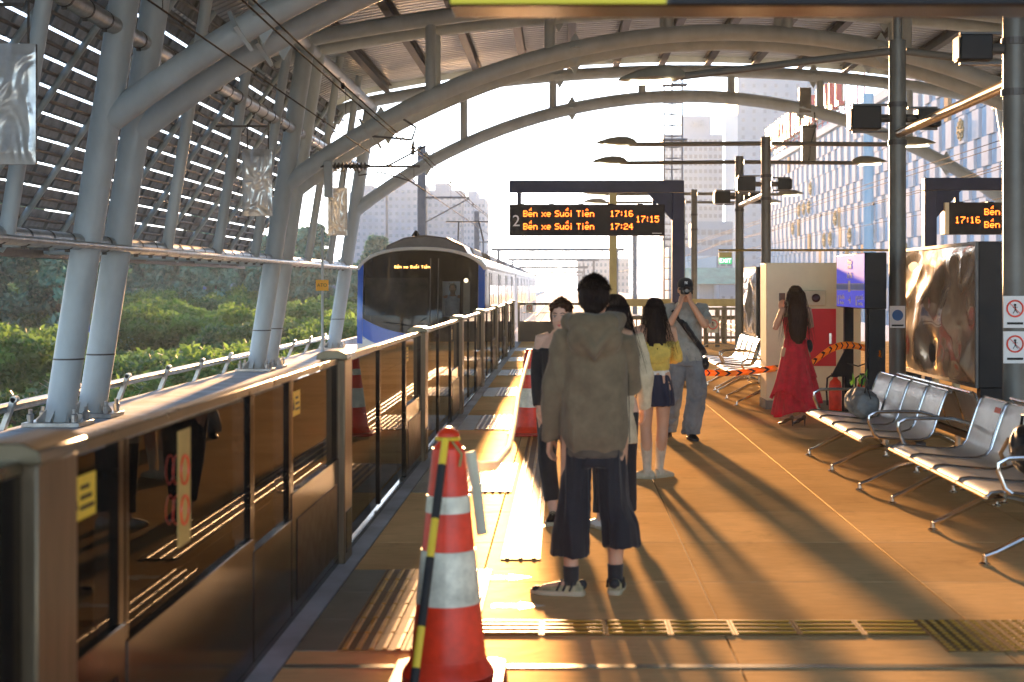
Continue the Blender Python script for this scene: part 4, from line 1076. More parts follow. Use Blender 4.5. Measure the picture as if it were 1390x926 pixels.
# details on the front: seams, side door window with driver, wipers, headlights, destination line
fw = MB(); 
for u in (.18, .30): fw = MB(); fw.tube([(TC+W*u, facey(u, z)-.012, z) for z in [.62+.18*k for k in range(10)]], .012, 6); fw.build('door_seam', mat('seam_grey', (.10,.09,.09), .4), tr, world=True)
def face_patch(name, m_, u0, u1, z0, z1, off, parent=tr): return MB().grid(fgrid(u0, u1, lambda u: z0, lambda u: z1, off=off), 8, 6).build(name, m_, parent, world=True, smooth=True)
face_patch('inner_windscreen', mat('cab_glass', (.045,.04,.036), .1, 0, .35, 2.2, spec=.4), -.86, .14, .95, 1.80, -.006)
cabp = face_patch('cab_door_window', glass('cab_window', (.55,.57,.6), .06, .02), .37, .62, .92, 1.72, -.008)
face_patch('cab_door_edge', mat('cab_edge', (.13,.13,.12), .2), .68, .78, .92, 1.72, -.008)
MB().lathe([(.05,0),(.05,.01)], (0,0,0), 16, Matrix.Translation((TC+W*.72, facey(.72,1.75)-.03, 1.74)) @ Matrix.Rotation(R(90),4,'X')).build('route_lamp', mat('route_lamp', (.75,.6,.35), .4, emit=.6, var=0), tr, world=True)
for a_, b_ in (((-.55,.80),(-.12,.72)), ((.0,.78),(.12,.90))):
    MB().tube([(TC+W*a_[0], facey(a_[0],a_[1])-.03, a_[1]), (TC+W*b_[0], facey(b_[0],b_[1])-.035, b_[1])], .012, 6).build('wiper', M_RUBBER, tr, world=True)
ds, wd = dots('Bến xe Suối Tiên')
a = MB()
for cx_, cz_ in ds:
    u = -.38 + .56*cx_/wd; z = 2.02 + cz_*.0085; x = TC+W*u; y = facey(u, z)-.02; a.add([(x-.0035,y,z-.003),(x+.0035,y,z-.003),(x+.0035,y,z+.003),(x-.0035,y,z+.003)], [(0,1,2,3)])
a.build('destination_text', M_LEDW, tr, world=True, fix=False)
for s in (-1, 1):
    for k in range(2):
        u = s*(.72-.14*k); MB().ball((TC+W*u, facey(u, .0)-.01, .02-.0*k), .075, .03, .05, 12).build('headlight', mat('headlight', (.8,.8,.75), .1), tr, world=True, smooth=True)
# three cars
CARL = 20.0
roof_prof = [(-1.475,-.9),(-1.49,-.3),(-1.49,1.9),(-1.46,2.1),(-1.36,2.24),(-1.1,2.36),(-.6,2.45),(0,2.48),(.6,2.45),(1.1,2.36),(1.36,2.24),(1.46,2.1),(1.49,1.9),(1.49,-.3),(1.475,-.9)]
win_me = MB().prism([(-.32,.72),(.32,.72),(.32,1.62),(-.32,1.62)], 0, .012, 'x').mesh('window', M_TWIN)
for c in range(3):
    y0 = TY + 1.0 + c*(CARL+.7); y1 = y0 + CARL
    body = MB().prism([(TC+x, z) for x, z in roof_prof], y0, y1, 'y').build('car_body', M_TWHITE, tr, world=True, smooth=True, ang=25)
    for s in (-1, 1):
        MB().box(TC+s*1.492-.003, TC+s*1.492+.003, y0+.1, y1-.1, -.15, -.02).build('blue_stripe', M_TBLUE, body, world=True)
        MB().box(TC+s*1.475-.02, TC+s*1.475+.02, y0+.05, y1-.05, 2.02, 2.05).build('gutter', M_WHITE, body, world=True)
        for d in range(4):
            yd = y0 + 1.7 + d*4.83
            dr = MB().box(TC+s*1.495-.012, TC+s*1.495+.012, yd-.66, yd+.66, .02, 1.93).build('door', mat('train_door', (.50,.51,.52), .35, .4), tr, world=True)
            for q in (-.34, .34):
                MB().box(TC+s*1.508-.004, TC+s*1.508+.004, yd+q-.22, yd+q+.22, .70, 1.62).build('door_window', M_TWIN, dr, world=True)
            MB().box(TC+s*1.509-.004, TC+s*1.509+.004, yd-.01, yd+.01, .03, 1.92).build('door_gap', M_BLACK, dr, world=True)
            if d < 3:
                for q in (1.55, 2.45, 3.3):
                    o = link('window', win_me, tr, world=True, loc=(TC+s*1.492-(.012 if s<0 else 0), yd+q, 0))
    for q in (.25, .68):
        ac = MB().prism([(TC-1.0,2.40),(TC+1.0,2.40),(TC+.95,2.58),(TC+.6,2.70),(TC,2.75),(TC-.6,2.70),(TC-.95,2.58)], y0+CARL*q-2.0, y0+CARL*q+2.0, 'y').build('roof_unit', mat('roof_unit', (.20,.18,.17), .5, .2), tr, world=True, bevel=.03)
    for q in range(6):
        MB().box(TC-.5, TC+.5, y0+2+3.1*q, y0+2.5+3.1*q, 2.46, 2.60).build('roof_box', mat('roof_unit', (.2,.18,.17)), tr, world=True, bevel=.02)
    for yb in (y0+2.4, y1-2.4):
        MB().box(TC-1.1, TC+1.1, yb-1.2, yb+1.2, -1.04, -.9).build('bogie', M_BLACK, tr, world=True, bevel=.05)
        for w_ in (-.8, .8):
            for s in (-.75, .75): MB().tube([(TC+s-.06, yb+w_, -.69), (TC+s+.06, yb+w_, -.69)], .41, 20).build('wheel', M_RAILW, tr, world=True, smooth=True)
    if c < 2: MB().box(TC-1.2, TC+1.2, y1+.01, y1+.69, -.8, 2.2).build('gangway', M_RUBBER, tr, world=True, bevel=.05)
# front hump visible over the windscreen
MB().prism([(TC-1.05,2.28),(TC+1.05,2.28),(TC+.9,2.58),(TC+.5,2.76),(TC,2.82),(TC-.5,2.76),(TC-.9,2.58)], TY+1.6, TY+4.0, 'y').build('roof_fairing', mat('fairing', (.16,.14,.14), .4), tr, world=True, bevel=.05)
MB().lathe([(.03,0),(.12,.0),(.02,.14)], (TC-.25, TY+1.9, 2.80), 10).build('antenna', M_BLACK, tr, world=True)
# pantograph
pg = MB(); zt = 3.83; yp = TY+17
for s in (-.5, .5): pg = MB(); pg.tube([(TC+s, yp, 2.5), (TC+s*.9, yp+1.2, 3.2), (TC+s*.7, yp+.2, zt)], .025, 6); pg.build('pantograph_arm', M_DARKSTEEL, tr, world=True)
MB().box(TC-.8, TC+.8, yp+.12, yp+.28, zt-.02, zt+.02).build('pantograph_head', M_DARKSTEEL, tr, world=True)

# ================================================================== OVERHEAD LINE
M_WIRE = mat('wire_dark', (.03,.028,.025), .8, .0, spec=.1); M_OHL = mat('ohl_steel', (.10,.10,.11), .6, .2, spec=.2)
def wire(name, label, pts, r):
    t = MB().tube(pts, r, 5).build(name, M_WIRE, smooth=True); tag(t, label, 'wire', 'overhead line wires'); return t
for cx, nm in ((-3.25, 'left'), (11.25, 'right')):
    side = 'the train' if cx < 0 else 'the right hand track'
    m_pts = []; sup = [-20, 8, 34, 62, 100, 155, 216, 300, 420]
    for a_, b_ in zip(sup[:-1], sup[1:]):
        for k in range(8):
            u = k/8; m_pts.append((a_+(b_-a_)*u, 4.67 - 4*u*(1-u)*(.10 if b_-a_ < 40 else .35)))
    wire('messenger_wire', 'upper supporting cable of the overhead line above '+side, [(cx+.03, y, z) for y, z in m_pts], .012)
    wire('messenger_wire', 'second parallel supporting cable of the overhead line above '+side, [(cx-.12, y, z+.03) for y, z in m_pts], .012)
    wire('contact_wire', 'single lower contact wire above '+side, [(cx, y, 3.86) for y in (-20, 34, 100, 420)], .009)
    cl = MB()
    for (y, z) in m_pts[::3]:
        if y < 160: cl = cl.box(cx-.02, cx+.02, y-.05, y+.05, z-.04, z+.04); cl.tube([(cx, y+.3, 3.865), (cx, y+.3, z)], .004, 4)
    o = cl.build('dropper_wires', M_WIRE); tag(o, 'thin vertical droppers and clamps between the cables above '+side, 'wire', 'overhead line wires'); o['kind'] = 'stuff'
t = thing('catenary_bracket', 'bent bracket with insulator hanging from the arch and holding the overhead cables', 'catenary bracket', (-4.2, 34.4, 5.3))
MB().tube([(-3.95,34.4,zlow(-3.95)-.1),(-3.55,34.4,5.45),(-3.65,34.4,5.15)], .028, 8).build('bracket_arm', M_OHL, t, world=True, smooth=True)
MB().tube([(-5.0,34.4,zlow(-5.0)-.1),(-4.75,34.4,5.25),(-3.65,34.4,5.15)], .028, 8).build('bracket_arm', M_OHL, t, world=True, smooth=True)
MB().lathe([(.02,0),(.07,.02),(.03,.05),(.08,.09),(.03,.12),(.07,.16),(.03,.2),(.03,.34)], (-3.62,34.4,4.78), 12).build('insulator', M_OHL, t, world=True, smooth=True)
t = thing('overhead_support', 'horizontal registration arm with ribbed insulator carried by the left column', 'catenary bracket', (-5.6, 34.3, 4.5))
MB().tube([(-6.0,34.3,4.5),(-3.45,34.3,4.5)], .03, 8).build('arm', M_OHL, t, world=True)
MB().lathe([(.04,0)]+[(r_, z_) for k in range(9) for r_, z_ in ((.045,.03+.09*k),(.115,.06+.09*k),(.045,.09+.09*k))]+[(.04,.9)], (0,0,0), 14, Matrix.Translation((-5.55,34.3,4.5)) @ Matrix.Rotation(R(90),4,'Y')).build('insulator', M_OHL, t, world=True, smooth=True)
MB().tube([(-4.95,34.3,4.5),(-4.92,34.3,4.28),(-4.4,34.3,4.36),(-3.7,34.3,4.15),(-3.3,34.3,3.9)], .018, 6).build('steady_arm', M_OHL, t, world=True, smooth=True)
MB().tube([(-4.2,34.3,4.52),(-3.3,34.3,5.0)], .025, 6).build('strut', M_OHL, t, world=True)
MB().box(-5.75,-5.55,34.2,34.4,3.75,4.62).build('drop_plate', M_STEEL, t, world=True, bevel=.02)
# masts and portals
def mast(label, x, y, h, w=.22, extra=True):
    t = thing('catenary_mast', label, 'mast', (x, y, -1.4))
    MB().box(x-w/2, x+w/2, y-w/2, y+w/2, -1.4, h).build('post', M_OHL, t, world=True, bevel=.01)
    if extra:
        MB().box(x+w/2, x+2.0, y-.04, y+.04, h-2.2, h-2.12).build('arm', M_OHL, t, world=True)
        MB().tube([(x+w/2,y,h-3.2),(x+2.0,y,h-2.2)], .03, 6).build('stay', M_OHL, t, world=True)
    return t
t = mast('tall grey mast above the train front with small square frame on top', -5.95, 60, 7.5, .33)
for (a_,b_) in (((-6.0,7.5),(-6.0,7.95)),((-6.0,7.95),(-5.45,7.95)),((-5.45,7.95),(-5.45,6.6)),((-5.45,6.6),(-5.8,6.6))):
    MB().bar((a_[0],60,a_[1]), (b_[0],60,b_[1]), .05).build('frame_bar', M_OHL, t, world=True)
mast('slim mast further along, just left of the display board', -6.05, 100, 6.85, .34)
mast('short distant mast with crossarm above the rear of the train', -9.0, 118, 4.8, .3)
for k, (y, xl, xr, z, hb) in enumerate(((155,-7.0,5.9,5.55,.34),(216,-7.6,4.7,5.55,.4),(300,-8.5,4.5,5.5,.5),(400,-9.5,5.5,5.4,.6),(520,-10,6,5.4,.7))):
    nth = ['nearest','second','third','fourth','furthest'][k]
    t = thing('line_portal', nth + ' of the grey steel portals over the tracks beyond the station', 'portal', ((xl+xr)/2, y, -1.4), group='portals over the tracks')
    for x in (xl, xr): MB().box(x-.16, x+.16, y-.16, y+.16, -1.4, z+.1).build('post', M_OHL, t, world=True)
    MB().box(xl-.8, xr+.8, y-.15, y+.15, z-hb/2, z+hb/2).build('beam', M_OHL, t, world=True)
    for x in (TC, TC+3.6, xr-1.6): 
        MB().tube([(x, y, z-hb/2), (x, y, z-1.1)], .05, 5).build('dropper', M_OHL, t, world=True)
        MB().tube([(x-.8, y, z-1.1), (x+.8, y, z-1.1)], .04, 5).build('arm', M_OHL, t, world=True)
t = mast('plain tall mast right of the portals, seen behind the hooded man', 7.6, 150, 7.2, .5, False)
# lattice mast (three uprights with rungs)
t = thing('ladder_mast', 'thin open ladder mast rising past the arch in front of the white tower', 'mast', (6.1, 80, -1.4))
xs3 = (5.70, 6.18, 6.72)
for x, q in zip(xs3, (0, .5, 0)): MB().tube([(x, 80+q, -1.4), (x, 80+q, 13.6)], .045, 6).build('upright', M_OHL, t, world=True)
z = -.5; ru = MB()
while z < 13.4:
    ru = MB().bar((5.70,80,z), (6.72,80,z), .05); ru.bar((5.7,80,z), (6.18,80.5,z), .04); ru.bar((6.72,80,z), (6.18,80.5,z), .04); ru.build('rung', M_OHL, t, world=True); z += .62
for z in (4.2, 9.8, 12.9): MB().box(5.6, 7.0, 79.7, 80.7, z, z+.08).build('platform', M_OHL, t, world=True)
t = thing('far_lamp', 'thin blue lamp post standing among the trees at left', 'street lamp', (-36, 143, GZ))
MB().tube([(-36,143,GZ),(-36,143,4.2)], .16, 8).build('post', mat('lamp_blue', (.08,.20,.55), .4), t, world=True)
MB().tube([(-36,143,4.2),(-36,141,4.7)], .08, 6).build('arm', mat('lamp_blue', (.08,.2,.55)), t, world=True)
t = thing('far_lamp', 'thin blue lamp post just left of the second leaning column', 'street lamp', (-26.4, 79, GZ))
MB().tube([(-26.4,79,GZ),(-26.4,79,3.5)], .12, 8).build('post', mat('lamp_blue', (.08,.2,.55)), t, world=True)
MB().tube([(-26.4,79,3.5),(-26.4,77.5,4)], .08, 6).build('arm', mat('lamp_blue', (.08,.2,.55)), t, world=True)

# ================================================================== CITY
rnd = random.Random(11)
M_BWIN = mat('far_window', (.07,.10,.14), .2, 0, .2, .3)
def building(name, label, x0, x1, y0, y1, h, wall, rows, cols, scols=0, wf=.55, hf=.55, crown=None, cat='tower block', zs=None, winm=None):
    t = thing(name, label, cat, ((x0+x1)/2, (y0+y1)/2, GZ))
    MB().box(x0, x1, y0, y1, GZ, h).build('wall', wall, t, world=True)
    z_0 = zs if zs is not None else GZ + 4
    fh = (h - z_0 - 1.5)/rows
    winm = winm or M_BWIN
    cw = (x1-x0)/cols; me = MB().box(-cw*wf/2, cw*wf/2, -.12, .02, -fh*hf/2, fh*hf/2).mesh('window', winm)
    lim = 300; cnt = 0; rest = MB()
    for r in range(rows):
        for c in range(cols):
            zc = z_0 + fh*(r+.5); xc = x0 + cw*(c+.5)
            if cnt < lim and zc > -4: link('window', me, t, world=True, loc=(xc, y0, zc)); cnt += 1
            else: rest.box(xc-cw*wf/2, xc+cw*wf/2, y0-.12, y0+.02, zc-fh*hf/2, zc+fh*hf/2)
    if scols:                          # the side towards the tracks
        sd = -1 if x0 > 0 else 1; xs_ = x0 if x0 > 0 else x1; cd = (y1-y0)/scols
        for r in range(rows):
            for c in range(scols):
                zc = z_0 + fh*(r+.5); yc = y0 + cd*(c+.5)
                rest.box(xs_-.1, xs_+.1, yc-cd*wf/2, yc+cd*wf/2, zc-fh*hf/2, zc+fh*hf/2)
    if rest.v: tag(rest.build('windows', winm, t, world=True), kind='stuff')
    for r in range(0, rows, 4):
        zc = z_0 + fh*r; MB().box(x0-.15, x1+.15, y0-.15, y0-.001, zc-.12, zc+.12).build('ledge', wall, t, world=True)
    if crown:
        for (a, b_, hh) in crown:
            MB().box(x0+(x1-x0)*a, x0+(x1-x0)*b_, y0+1, y1-1, h, h+hh).build('roof_block', wall, t, world=True)
    return t
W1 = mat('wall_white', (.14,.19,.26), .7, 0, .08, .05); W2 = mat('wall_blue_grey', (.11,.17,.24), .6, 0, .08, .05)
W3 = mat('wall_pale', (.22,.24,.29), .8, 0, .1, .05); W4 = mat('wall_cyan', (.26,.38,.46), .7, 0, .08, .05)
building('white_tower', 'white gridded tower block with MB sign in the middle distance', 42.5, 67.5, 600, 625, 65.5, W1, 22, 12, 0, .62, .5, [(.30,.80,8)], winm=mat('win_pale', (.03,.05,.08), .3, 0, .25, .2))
bt = [o for o in bpy.data.objects if o.name == 'white_tower'][0]
text_obj('MB', (57, 599.3+.5, 70), 4.2, W2, bt, ext=.3, name='roof_lettering')
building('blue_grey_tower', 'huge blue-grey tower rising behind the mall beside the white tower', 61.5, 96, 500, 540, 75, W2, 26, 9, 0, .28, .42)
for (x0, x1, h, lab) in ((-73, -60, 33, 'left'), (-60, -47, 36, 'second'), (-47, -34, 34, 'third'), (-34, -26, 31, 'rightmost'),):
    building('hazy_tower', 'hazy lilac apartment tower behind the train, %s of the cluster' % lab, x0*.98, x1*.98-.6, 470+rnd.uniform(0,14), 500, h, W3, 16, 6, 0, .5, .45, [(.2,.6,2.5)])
building('glass_block', 'pale mid-rise block with balconies right of the beige post', 24.5, 36, 330, 350, 10.5, W2, 6, 5, 0, .6, .5, cat='building', zs=-8)
building('cyan_block', 'plain light blue windowless block beside the pale mid-rise', 28.2, 34.8, 322, 329.7, 8.4, W4, 2, 1, 0, .01, .01, cat='building', zs=-8)
building('white_house_block', 'low white block with small dark windows between pale blue block and ladder mast', 33.0, 47, 300, 320, 1.8, W1, 3, 8, 0, .35, .35, cat='building', zs=-8)
building('grey_midrise', 'grey mid-rise facade with window strips left of the ladder mast', 35.5, 46, 385, 400, 19, W2, 8, 6, 0, .7, .5, cat='building')
building('low_block', 'low pale roofs in front of the pagoda, right of the photographer', 40, 58, 250, 262, -.8, W1, 2, 9, 0, .4, .4, cat='building', zs=-8)
building('distant_slab', 'faint distant slab building above the railway line', 6.5, 30, 640, 655, 14, W3, 6, 12, 0, .5, .5, cat='building')
building('distant_slab', 'faint distant low building left of the railway viaduct', -44, -14, 600, 620, 4, W3, 4, 12, 0, .5, .5, cat='building')
# long pale estate behind the trees on the left
for k in range(9):
    x0 = -150 + 15*k; hh = [6.5, 9, 7.5, 10.5, 8, 9.5, 7, 8.8, 6][k]
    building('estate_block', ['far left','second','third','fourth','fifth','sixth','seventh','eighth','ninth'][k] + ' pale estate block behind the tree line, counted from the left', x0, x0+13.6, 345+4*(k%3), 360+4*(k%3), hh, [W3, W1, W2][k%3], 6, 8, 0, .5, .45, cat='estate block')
# pagoda-roofed hall
t = thing('pagoda_hall', 'pagoda with stacked curved roofs over long green-roofed hall, behind the photographer', 'pagoda', (49, 310, GZ))
M_GR = mat('green_tile_roof', (.06,.22,.17), .6, 0, .15, .5)
MB().box(30, 62, 312, 330, GZ, 2.6).build('hall', W3, t, world=True)
MB().prism([(308, 2.0),(334,2.0),(326,5.6),(316,5.6)], 28, 63.5, 'x').build('hall_roof', M_GR, t, world=True)
MB().prism([(306, -2.4),(312,-2.4),(312,-.2),(309,-1.0)], 38, 62, 'x').build('lower_roof', M_GR, t, world=True)
MB().box(38.5, 61.5, 308, 311.9, -5.5, -2.42).build('veranda', mat('veranda', (.35,.20,.16), .7), t, world=True)
z = 5.4; w = 4.2
for k in range(4):
    MB().box(50-w, 50+w, 318-w, 318+w, z, z+2.4).build('storey', W3, t, world=True)
    rf = MB(); e = w+1.7; rf.add([(50-e,318-e,z+2.5),(50+e,318-e,z+2.5),(50+e,318+e,z+2.5),(50-e,318+e,z+2.5),(50-w*.8,318-w*.8,z+3.6),(50+w*.8,318-w*.8,z+3.6),(50+w*.8,318+w*.8,z+3.6),(50-w*.8,318+w*.8,z+3.6)],
        [(0,1,5,4),(1,2,6,5),(2,3,7,6),(3,0,4,7),(4,5,6,7),(3,2,1,0)])
    rf.build('pagoda_roof', mat('pagoda_tile', (.30,.33,.32), .6), t, world=True)
    z += 3.5; w *= .80
MB().lathe([(.8,0),(.5,.8),(.2,1.6),(.05,3.2)], (50, 318, z), 10).build('finial', W3, t, world=True)

# ================================================================== SHOPPING MALL
t = thing('shopping_mall', 'shopping mall facade of white and light blue panels with red roof sign', 'shopping mall', (60, 210, GZ))
FX = 45.0; FZ0, FZ1 = GZ, 28.6
M_FW = mat('facade_white', (.42,.45,.50), .9, 0, .06, .2, objrand=.05); M_FB = mat('facade_blue', (.22,.34,.47), .9, 0, .1, .2, objrand=.10)
M_FT = mat('facade_tan', (.42,.24,.12), .9, 0, .08, .2); M_GOLD = mat('medallion_gold', (.26,.19,.09), .8, .0, .15, 1, spec=.05); M_FD = mat('facade_window', (.16,.22,.28), .25, 0, .1, .2)
MB().box(FX+.4, 80, 96, 318, FZ0, FZ1).build('wall', mat('facade_blue_base', (.18,.34,.52), .9, 0, .08, .1), t, world=True)
MB().box(FX-.3, FX+.398, 96, 318, FZ1-.9, FZ1+.4).build('parapet', M_FW, t, world=True)
rowh = 3.25; colw = 2.7
pm = {}
def pmesh(m_, w, h, d): 
    k = (m_.name, w, h, d)
    if k not in pm: pm[k] = MB().box(-d, 0, -w/2, w/2, -h/2, h/2).mesh('facade_panel', m_)
    return pm[k]
rest = {M_FW: MB(), M_FT: MB(), M_FB: MB(), M_FD: MB()}
for m_ in (M_FW, M_FB, M_FT, _m['facade_blue_base']): m_.node_tree.nodes['Principled BSDF'].inputs['Specular IOR Level'].default_value = .04
cnt = 0; nr = int((FZ1-1-FZ0)/rowh); fl = []
cols = int((316-98)/colw)
for c in range(cols):
    for r in range(nr):
        zc = FZ0 + rowh*(r+.5) + .6; yc = 98 + colw*(c+.5) + (r % 3)*colw*.33
        q = rnd.random(); 
        kind = M_FW if (c + r) % 2 == 0 else M_FB
        if q < .035: kind = M_FT
        elif q < .075 and kind is M_FB: kind = M_FD
        w = colw*(.98 if kind is M_FW else .62) if kind is not M_FW else colw*.92
        d = {M_FW: .42, M_FT: .45, M_FB: .22, M_FD: .1}[kind]
        if cnt < 298 and zc > -2 and yc > 132 and zc < 1.62+yc*.15: link('facade_panel', pmesh(kind, round(w,2), rowh*.97, d), t, world=True, loc=(FX+.39, yc, zc)); cnt += 1
        else: rest[kind].box(FX+.39-d, FX+.39, yc-w/2, yc+w/2, zc-rowh*.485, zc+rowh*.485)
        if kind is M_FW and rnd.random() < .17 and zc < 21 and 135 < yc < 290: fl.append((yc, zc))
for m_, mb_ in rest.items():
    if mb_.v: tag(mb_.build('facade_panels', m_, t, world=True), kind='stuff')
fo = []
for k in range(48):
    a = 2*PI*k/48; r_ = 1.28*(.78 + .22*abs(math.cos(a*4))); fo.append((r_*math.cos(a), r_*math.sin(a)))
fm = MB(); fm.prism(fo, -.16, 0, 'x')
for k in range(8):
    a = 2*PI*(k+.5)/8; fm.prism([(math.cos(a)*.3,math.sin(a)*.3),(math.cos(a+.22)*.8,math.sin(a+.22)*.8),(math.cos(a)*1.05,math.sin(a)*1.05),(math.cos(a-.22)*.8,math.sin(a-.22)*.8)], -.3, -.161, 'x')
fme = fm.mesh('flower_medallion', M_GOLD)
for yc, zc in fl[:60]: link('flower_medallion', fme, t, world=True, loc=(FX-.06, yc, zc))
# sign letters on the roof edge: red letters with cream fronts
sg = 'VINCOM MEGA MALL'; y = 305.0; adv = 5.45
M_SR = mat('sign_red', (.42,.008,.015), .4, 0, .05); M_SC = mat('sign_cream', (.20,.13,.08), .8, 0, .04, spec=.05)
bk = MB()
for ch in sg:
    if ch != ' ':
        text_obj(ch, (FX-.1, y, 32.6), 7.4, M_SC, t, (R(90),0,R(-90)), ext=.12, name='sign_letter', off=.03, sx=.92)
        text_obj(ch, (FX-.75, y, 32.6), 7.4, M_SR, t, (R(90),0,R(-90)), ext=.5, name='letter_face', off=.0, sx=.92)
    y -= adv if ch != ' ' else adv*.6
y = 306
while y > 215: MB().box(FX+.7, FX+.9, y-.1, y+.1, FZ1+.4, 35.2).build('sign_post', M_SR, t, world=True); y -= 5
for z in (30.2, 34.6): MB().box(FX+.62, FX+.69, 214, 307, z, z+.2).build('sign_rail', M_SR, t, world=True)
# street lamps / signs between the mall and the viaduct
t = thing('white_pole', 'light blue-grey pole standing in front of the mall, right of the lamp poles', 'pole', (24.5, 114, GZ))
MB().tube([(24.5,114,GZ),(24.5,114,17)], .42, 12).build('post', W4, t, world=True, smooth=True)
t = thing('cables', 'pair of dark cables slanting across the mall facade at right', 'cable', (14, 46, 5))
for dz in (0, .16): MB().tube([(11.25+.0, 46+k*12, 5.2+dz+.0*k) for k in range(-4, 9)], .012, 5).build('cable', M_WIRE, t, world=True)

# ================================================================== TREES
def crown_mesh(name, m_, seed, rx, rz, nclu, nleaf, leaf, conical=False):
    rg = np.random.default_rng(seed); V = []; 
    for c in range(nclu):
        while True:
            p = rg.uniform(-1, 1, 3)
            if np.linalg.norm(p) < 1 and (np.linalg.norm(p) > .45): break
        if conical:
            h = rg.uniform(0, 1)**1.1; rr = (1-h)**.75*rx*(.45+.55*rg.uniform()) + .15; a = rg.uniform(0, 2*PI)
            ctr = np.array([rr*math.cos(a), rr*math.sin(a), -rz + 2*rz*h]); sz = .55 + .5*(1-h)
        else:
            ctr = np.array([p[0]*rx, p[1]*rx, p[2]*rz*.9 + (rz*.25 if p[2] > 0 else 0)]); sz = rx*.24
        n = nleaf
        d = rg.normal(0, 1, (n, 3)); d *= (rg.uniform(.2, 1, (n, 1))**.5)*sz/np.maximum(np.linalg.norm(d, axis=1, keepdims=True), 1e-3)
        d[:, 2] *= .55
        pos = ctr + d
        u = rg.normal(0, 1, (n, 3)); u /= np.linalg.norm(u, axis=1, keepdims=True)
        w = rg.normal(0, 1, (n, 3)); w[:, 2] += .8; v = np.cross(u, w); v /= np.linalg.norm(v, axis=1, keepdims=True)
        s = leaf*rg.uniform(.6, 1.3, (n, 1))
        V.append(np.stack([pos-u*s, pos+v*s*.45, pos+u*s, pos-v*s*.45], 1).reshape(-1, 3))
    V = np.concatenate(V); k = len(V)//4
    me = bpy.data.meshes.new(name); me.from_pydata(V.tolist(), [], np.arange(k*4).reshape(-1, 4).tolist()); me.materials.append(m_); me.update(); return me
def trunk_mesh(seed, h, r, mt, spread=2.2, n=6):
    rg = random.Random(seed); a = MB()
    top = Vector((rg.uniform(-.4,.4), rg.uniform(-.4,.4), h))
    a.tube([(0,0,0),(.1,.05,h*.5),top], [r, r*.7, r*.35], 7)
    for k in range(n):
        q = 2*PI*k/n + rg.uniform(-.3,.3); z = h*rg.uniform(.45,.85); L = spread*rg.uniform(.7,1.2)
        a.tube([(.05,.03,z),(math.cos(q)*L*.5, math.sin(q)*L*.5, z+L*.45),(math.cos(q)*L, math.sin(q)*L, z+L*.75)], [r*.4, r*.25, r*.08], 5)
    return a.mesh('trunk', mt, smooth=True)
M_BARK = mat('bark', (.16,.12,.08), .9, 0, .2, 3)
M_L1 = mat('leaf_yellow_green', (.065,.125,.024), .55, 0, .22, .35, transl=.5, objrand=.18, world=True, col2=(.05,.10,.018))
M_L2 = mat('leaf_mid_green', (.035,.085,.022), .55, 0, .22, .3, transl=.35, objrand=.18, world=True)
M_L3 = mat('leaf_casuarina', (.075,.17,.12), .6, 0, .3, .3, transl=.2, objrand=.2, world=True)
cr1 = [crown_mesh('crown', M_L1, 1+k, 3.4, 2.0, 60, 110, .19) for k in range(3)]
cr2 = [crown_mesh('crown', M_L2, 11+k, 3.2, 2.1, 60, 110, .18) for k in range(2)]
cr3 = [crown_mesh('crown', M_L3, 21+k, 3.0, 5.6, 95, 95, .26, True) for k in range(3)]
tk1 = trunk_mesh(1, 6.2, .22, M_BARK); tk3 = trunk_mesh(3, 9.0, .25, M_BARK, 1.2, 8)
def tree(name, label, group, loc, cr, tk, cz, rz, sc):
    t = thing(name, label, 'tree', loc, rz, group)
    t.scale = (sc, sc, sc); link('trunk', tk, t); c = link('crown', cr, t, loc=(0, 0, cz)); return t
rt = random.Random(5); n = 0
y = 30.0
while y < 185:
    step = 4.6 + (y-30)*.022
    x = -.12*y - 5
    x0 = min(-12.5, -.125*y)
    x = x0
    while x > -.47*y - 6:
        zt = -2.1 + 2.6*min(1, (y-30)/120) + rt.uniform(-1.5, 1.1)
        sc = (zt - GZ)/8.3
        dark = (y < 52 and x < -.30*y) or rt.random() < .22
        if y > 150: dark = rt.random() < .5
        tree('broadleaf_tree', 'mid green bushy tree of the canopy below the viaduct' if dark else 'yellow-green feathery tree of the canopy below the viaduct at left', 'trees of the low canopy left of the viaduct',
             (x + rt.uniform(-1.5,1.5), y + rt.uniform(-1.5,1.5), GZ), (cr2 if dark else cr1)[rt.randrange(2)], tk1, 6.2, rt.uniform(0, 6.28), sc); n += 1
        x -= step*rt.uniform(.9, 1.15)
    y += step*1.15
for k in range(46):
    y = 140 + rt.uniform(0, 26); x = -.135*y - k*1.55 + rt.uniform(-1, 1); sc = rt.uniform(.72, 1.12) * (1.0 if k > 14 else .86)
    tree('casuarina_tree', 'dark blue-green conical tree in the tall row behind the canopy', 'tall dark trees of the back row at left', (x, y, GZ), cr3[k % 3], tk3, 7.2, rt.uniform(0, 6.28), sc*1.52)
for k in range(7):
    y = 88 + rt.uniform(0, 14); x = -.33*y - k*2.4; 
    tree('casuarina_tree', 'tall dark conical tree closer than the rest, at the left picture edge', 'tall nearer dark trees at the left edge', (x, y, GZ), cr3[k % 3], tk3, 7.2, rt.uniform(0, 6.28), 1.18)
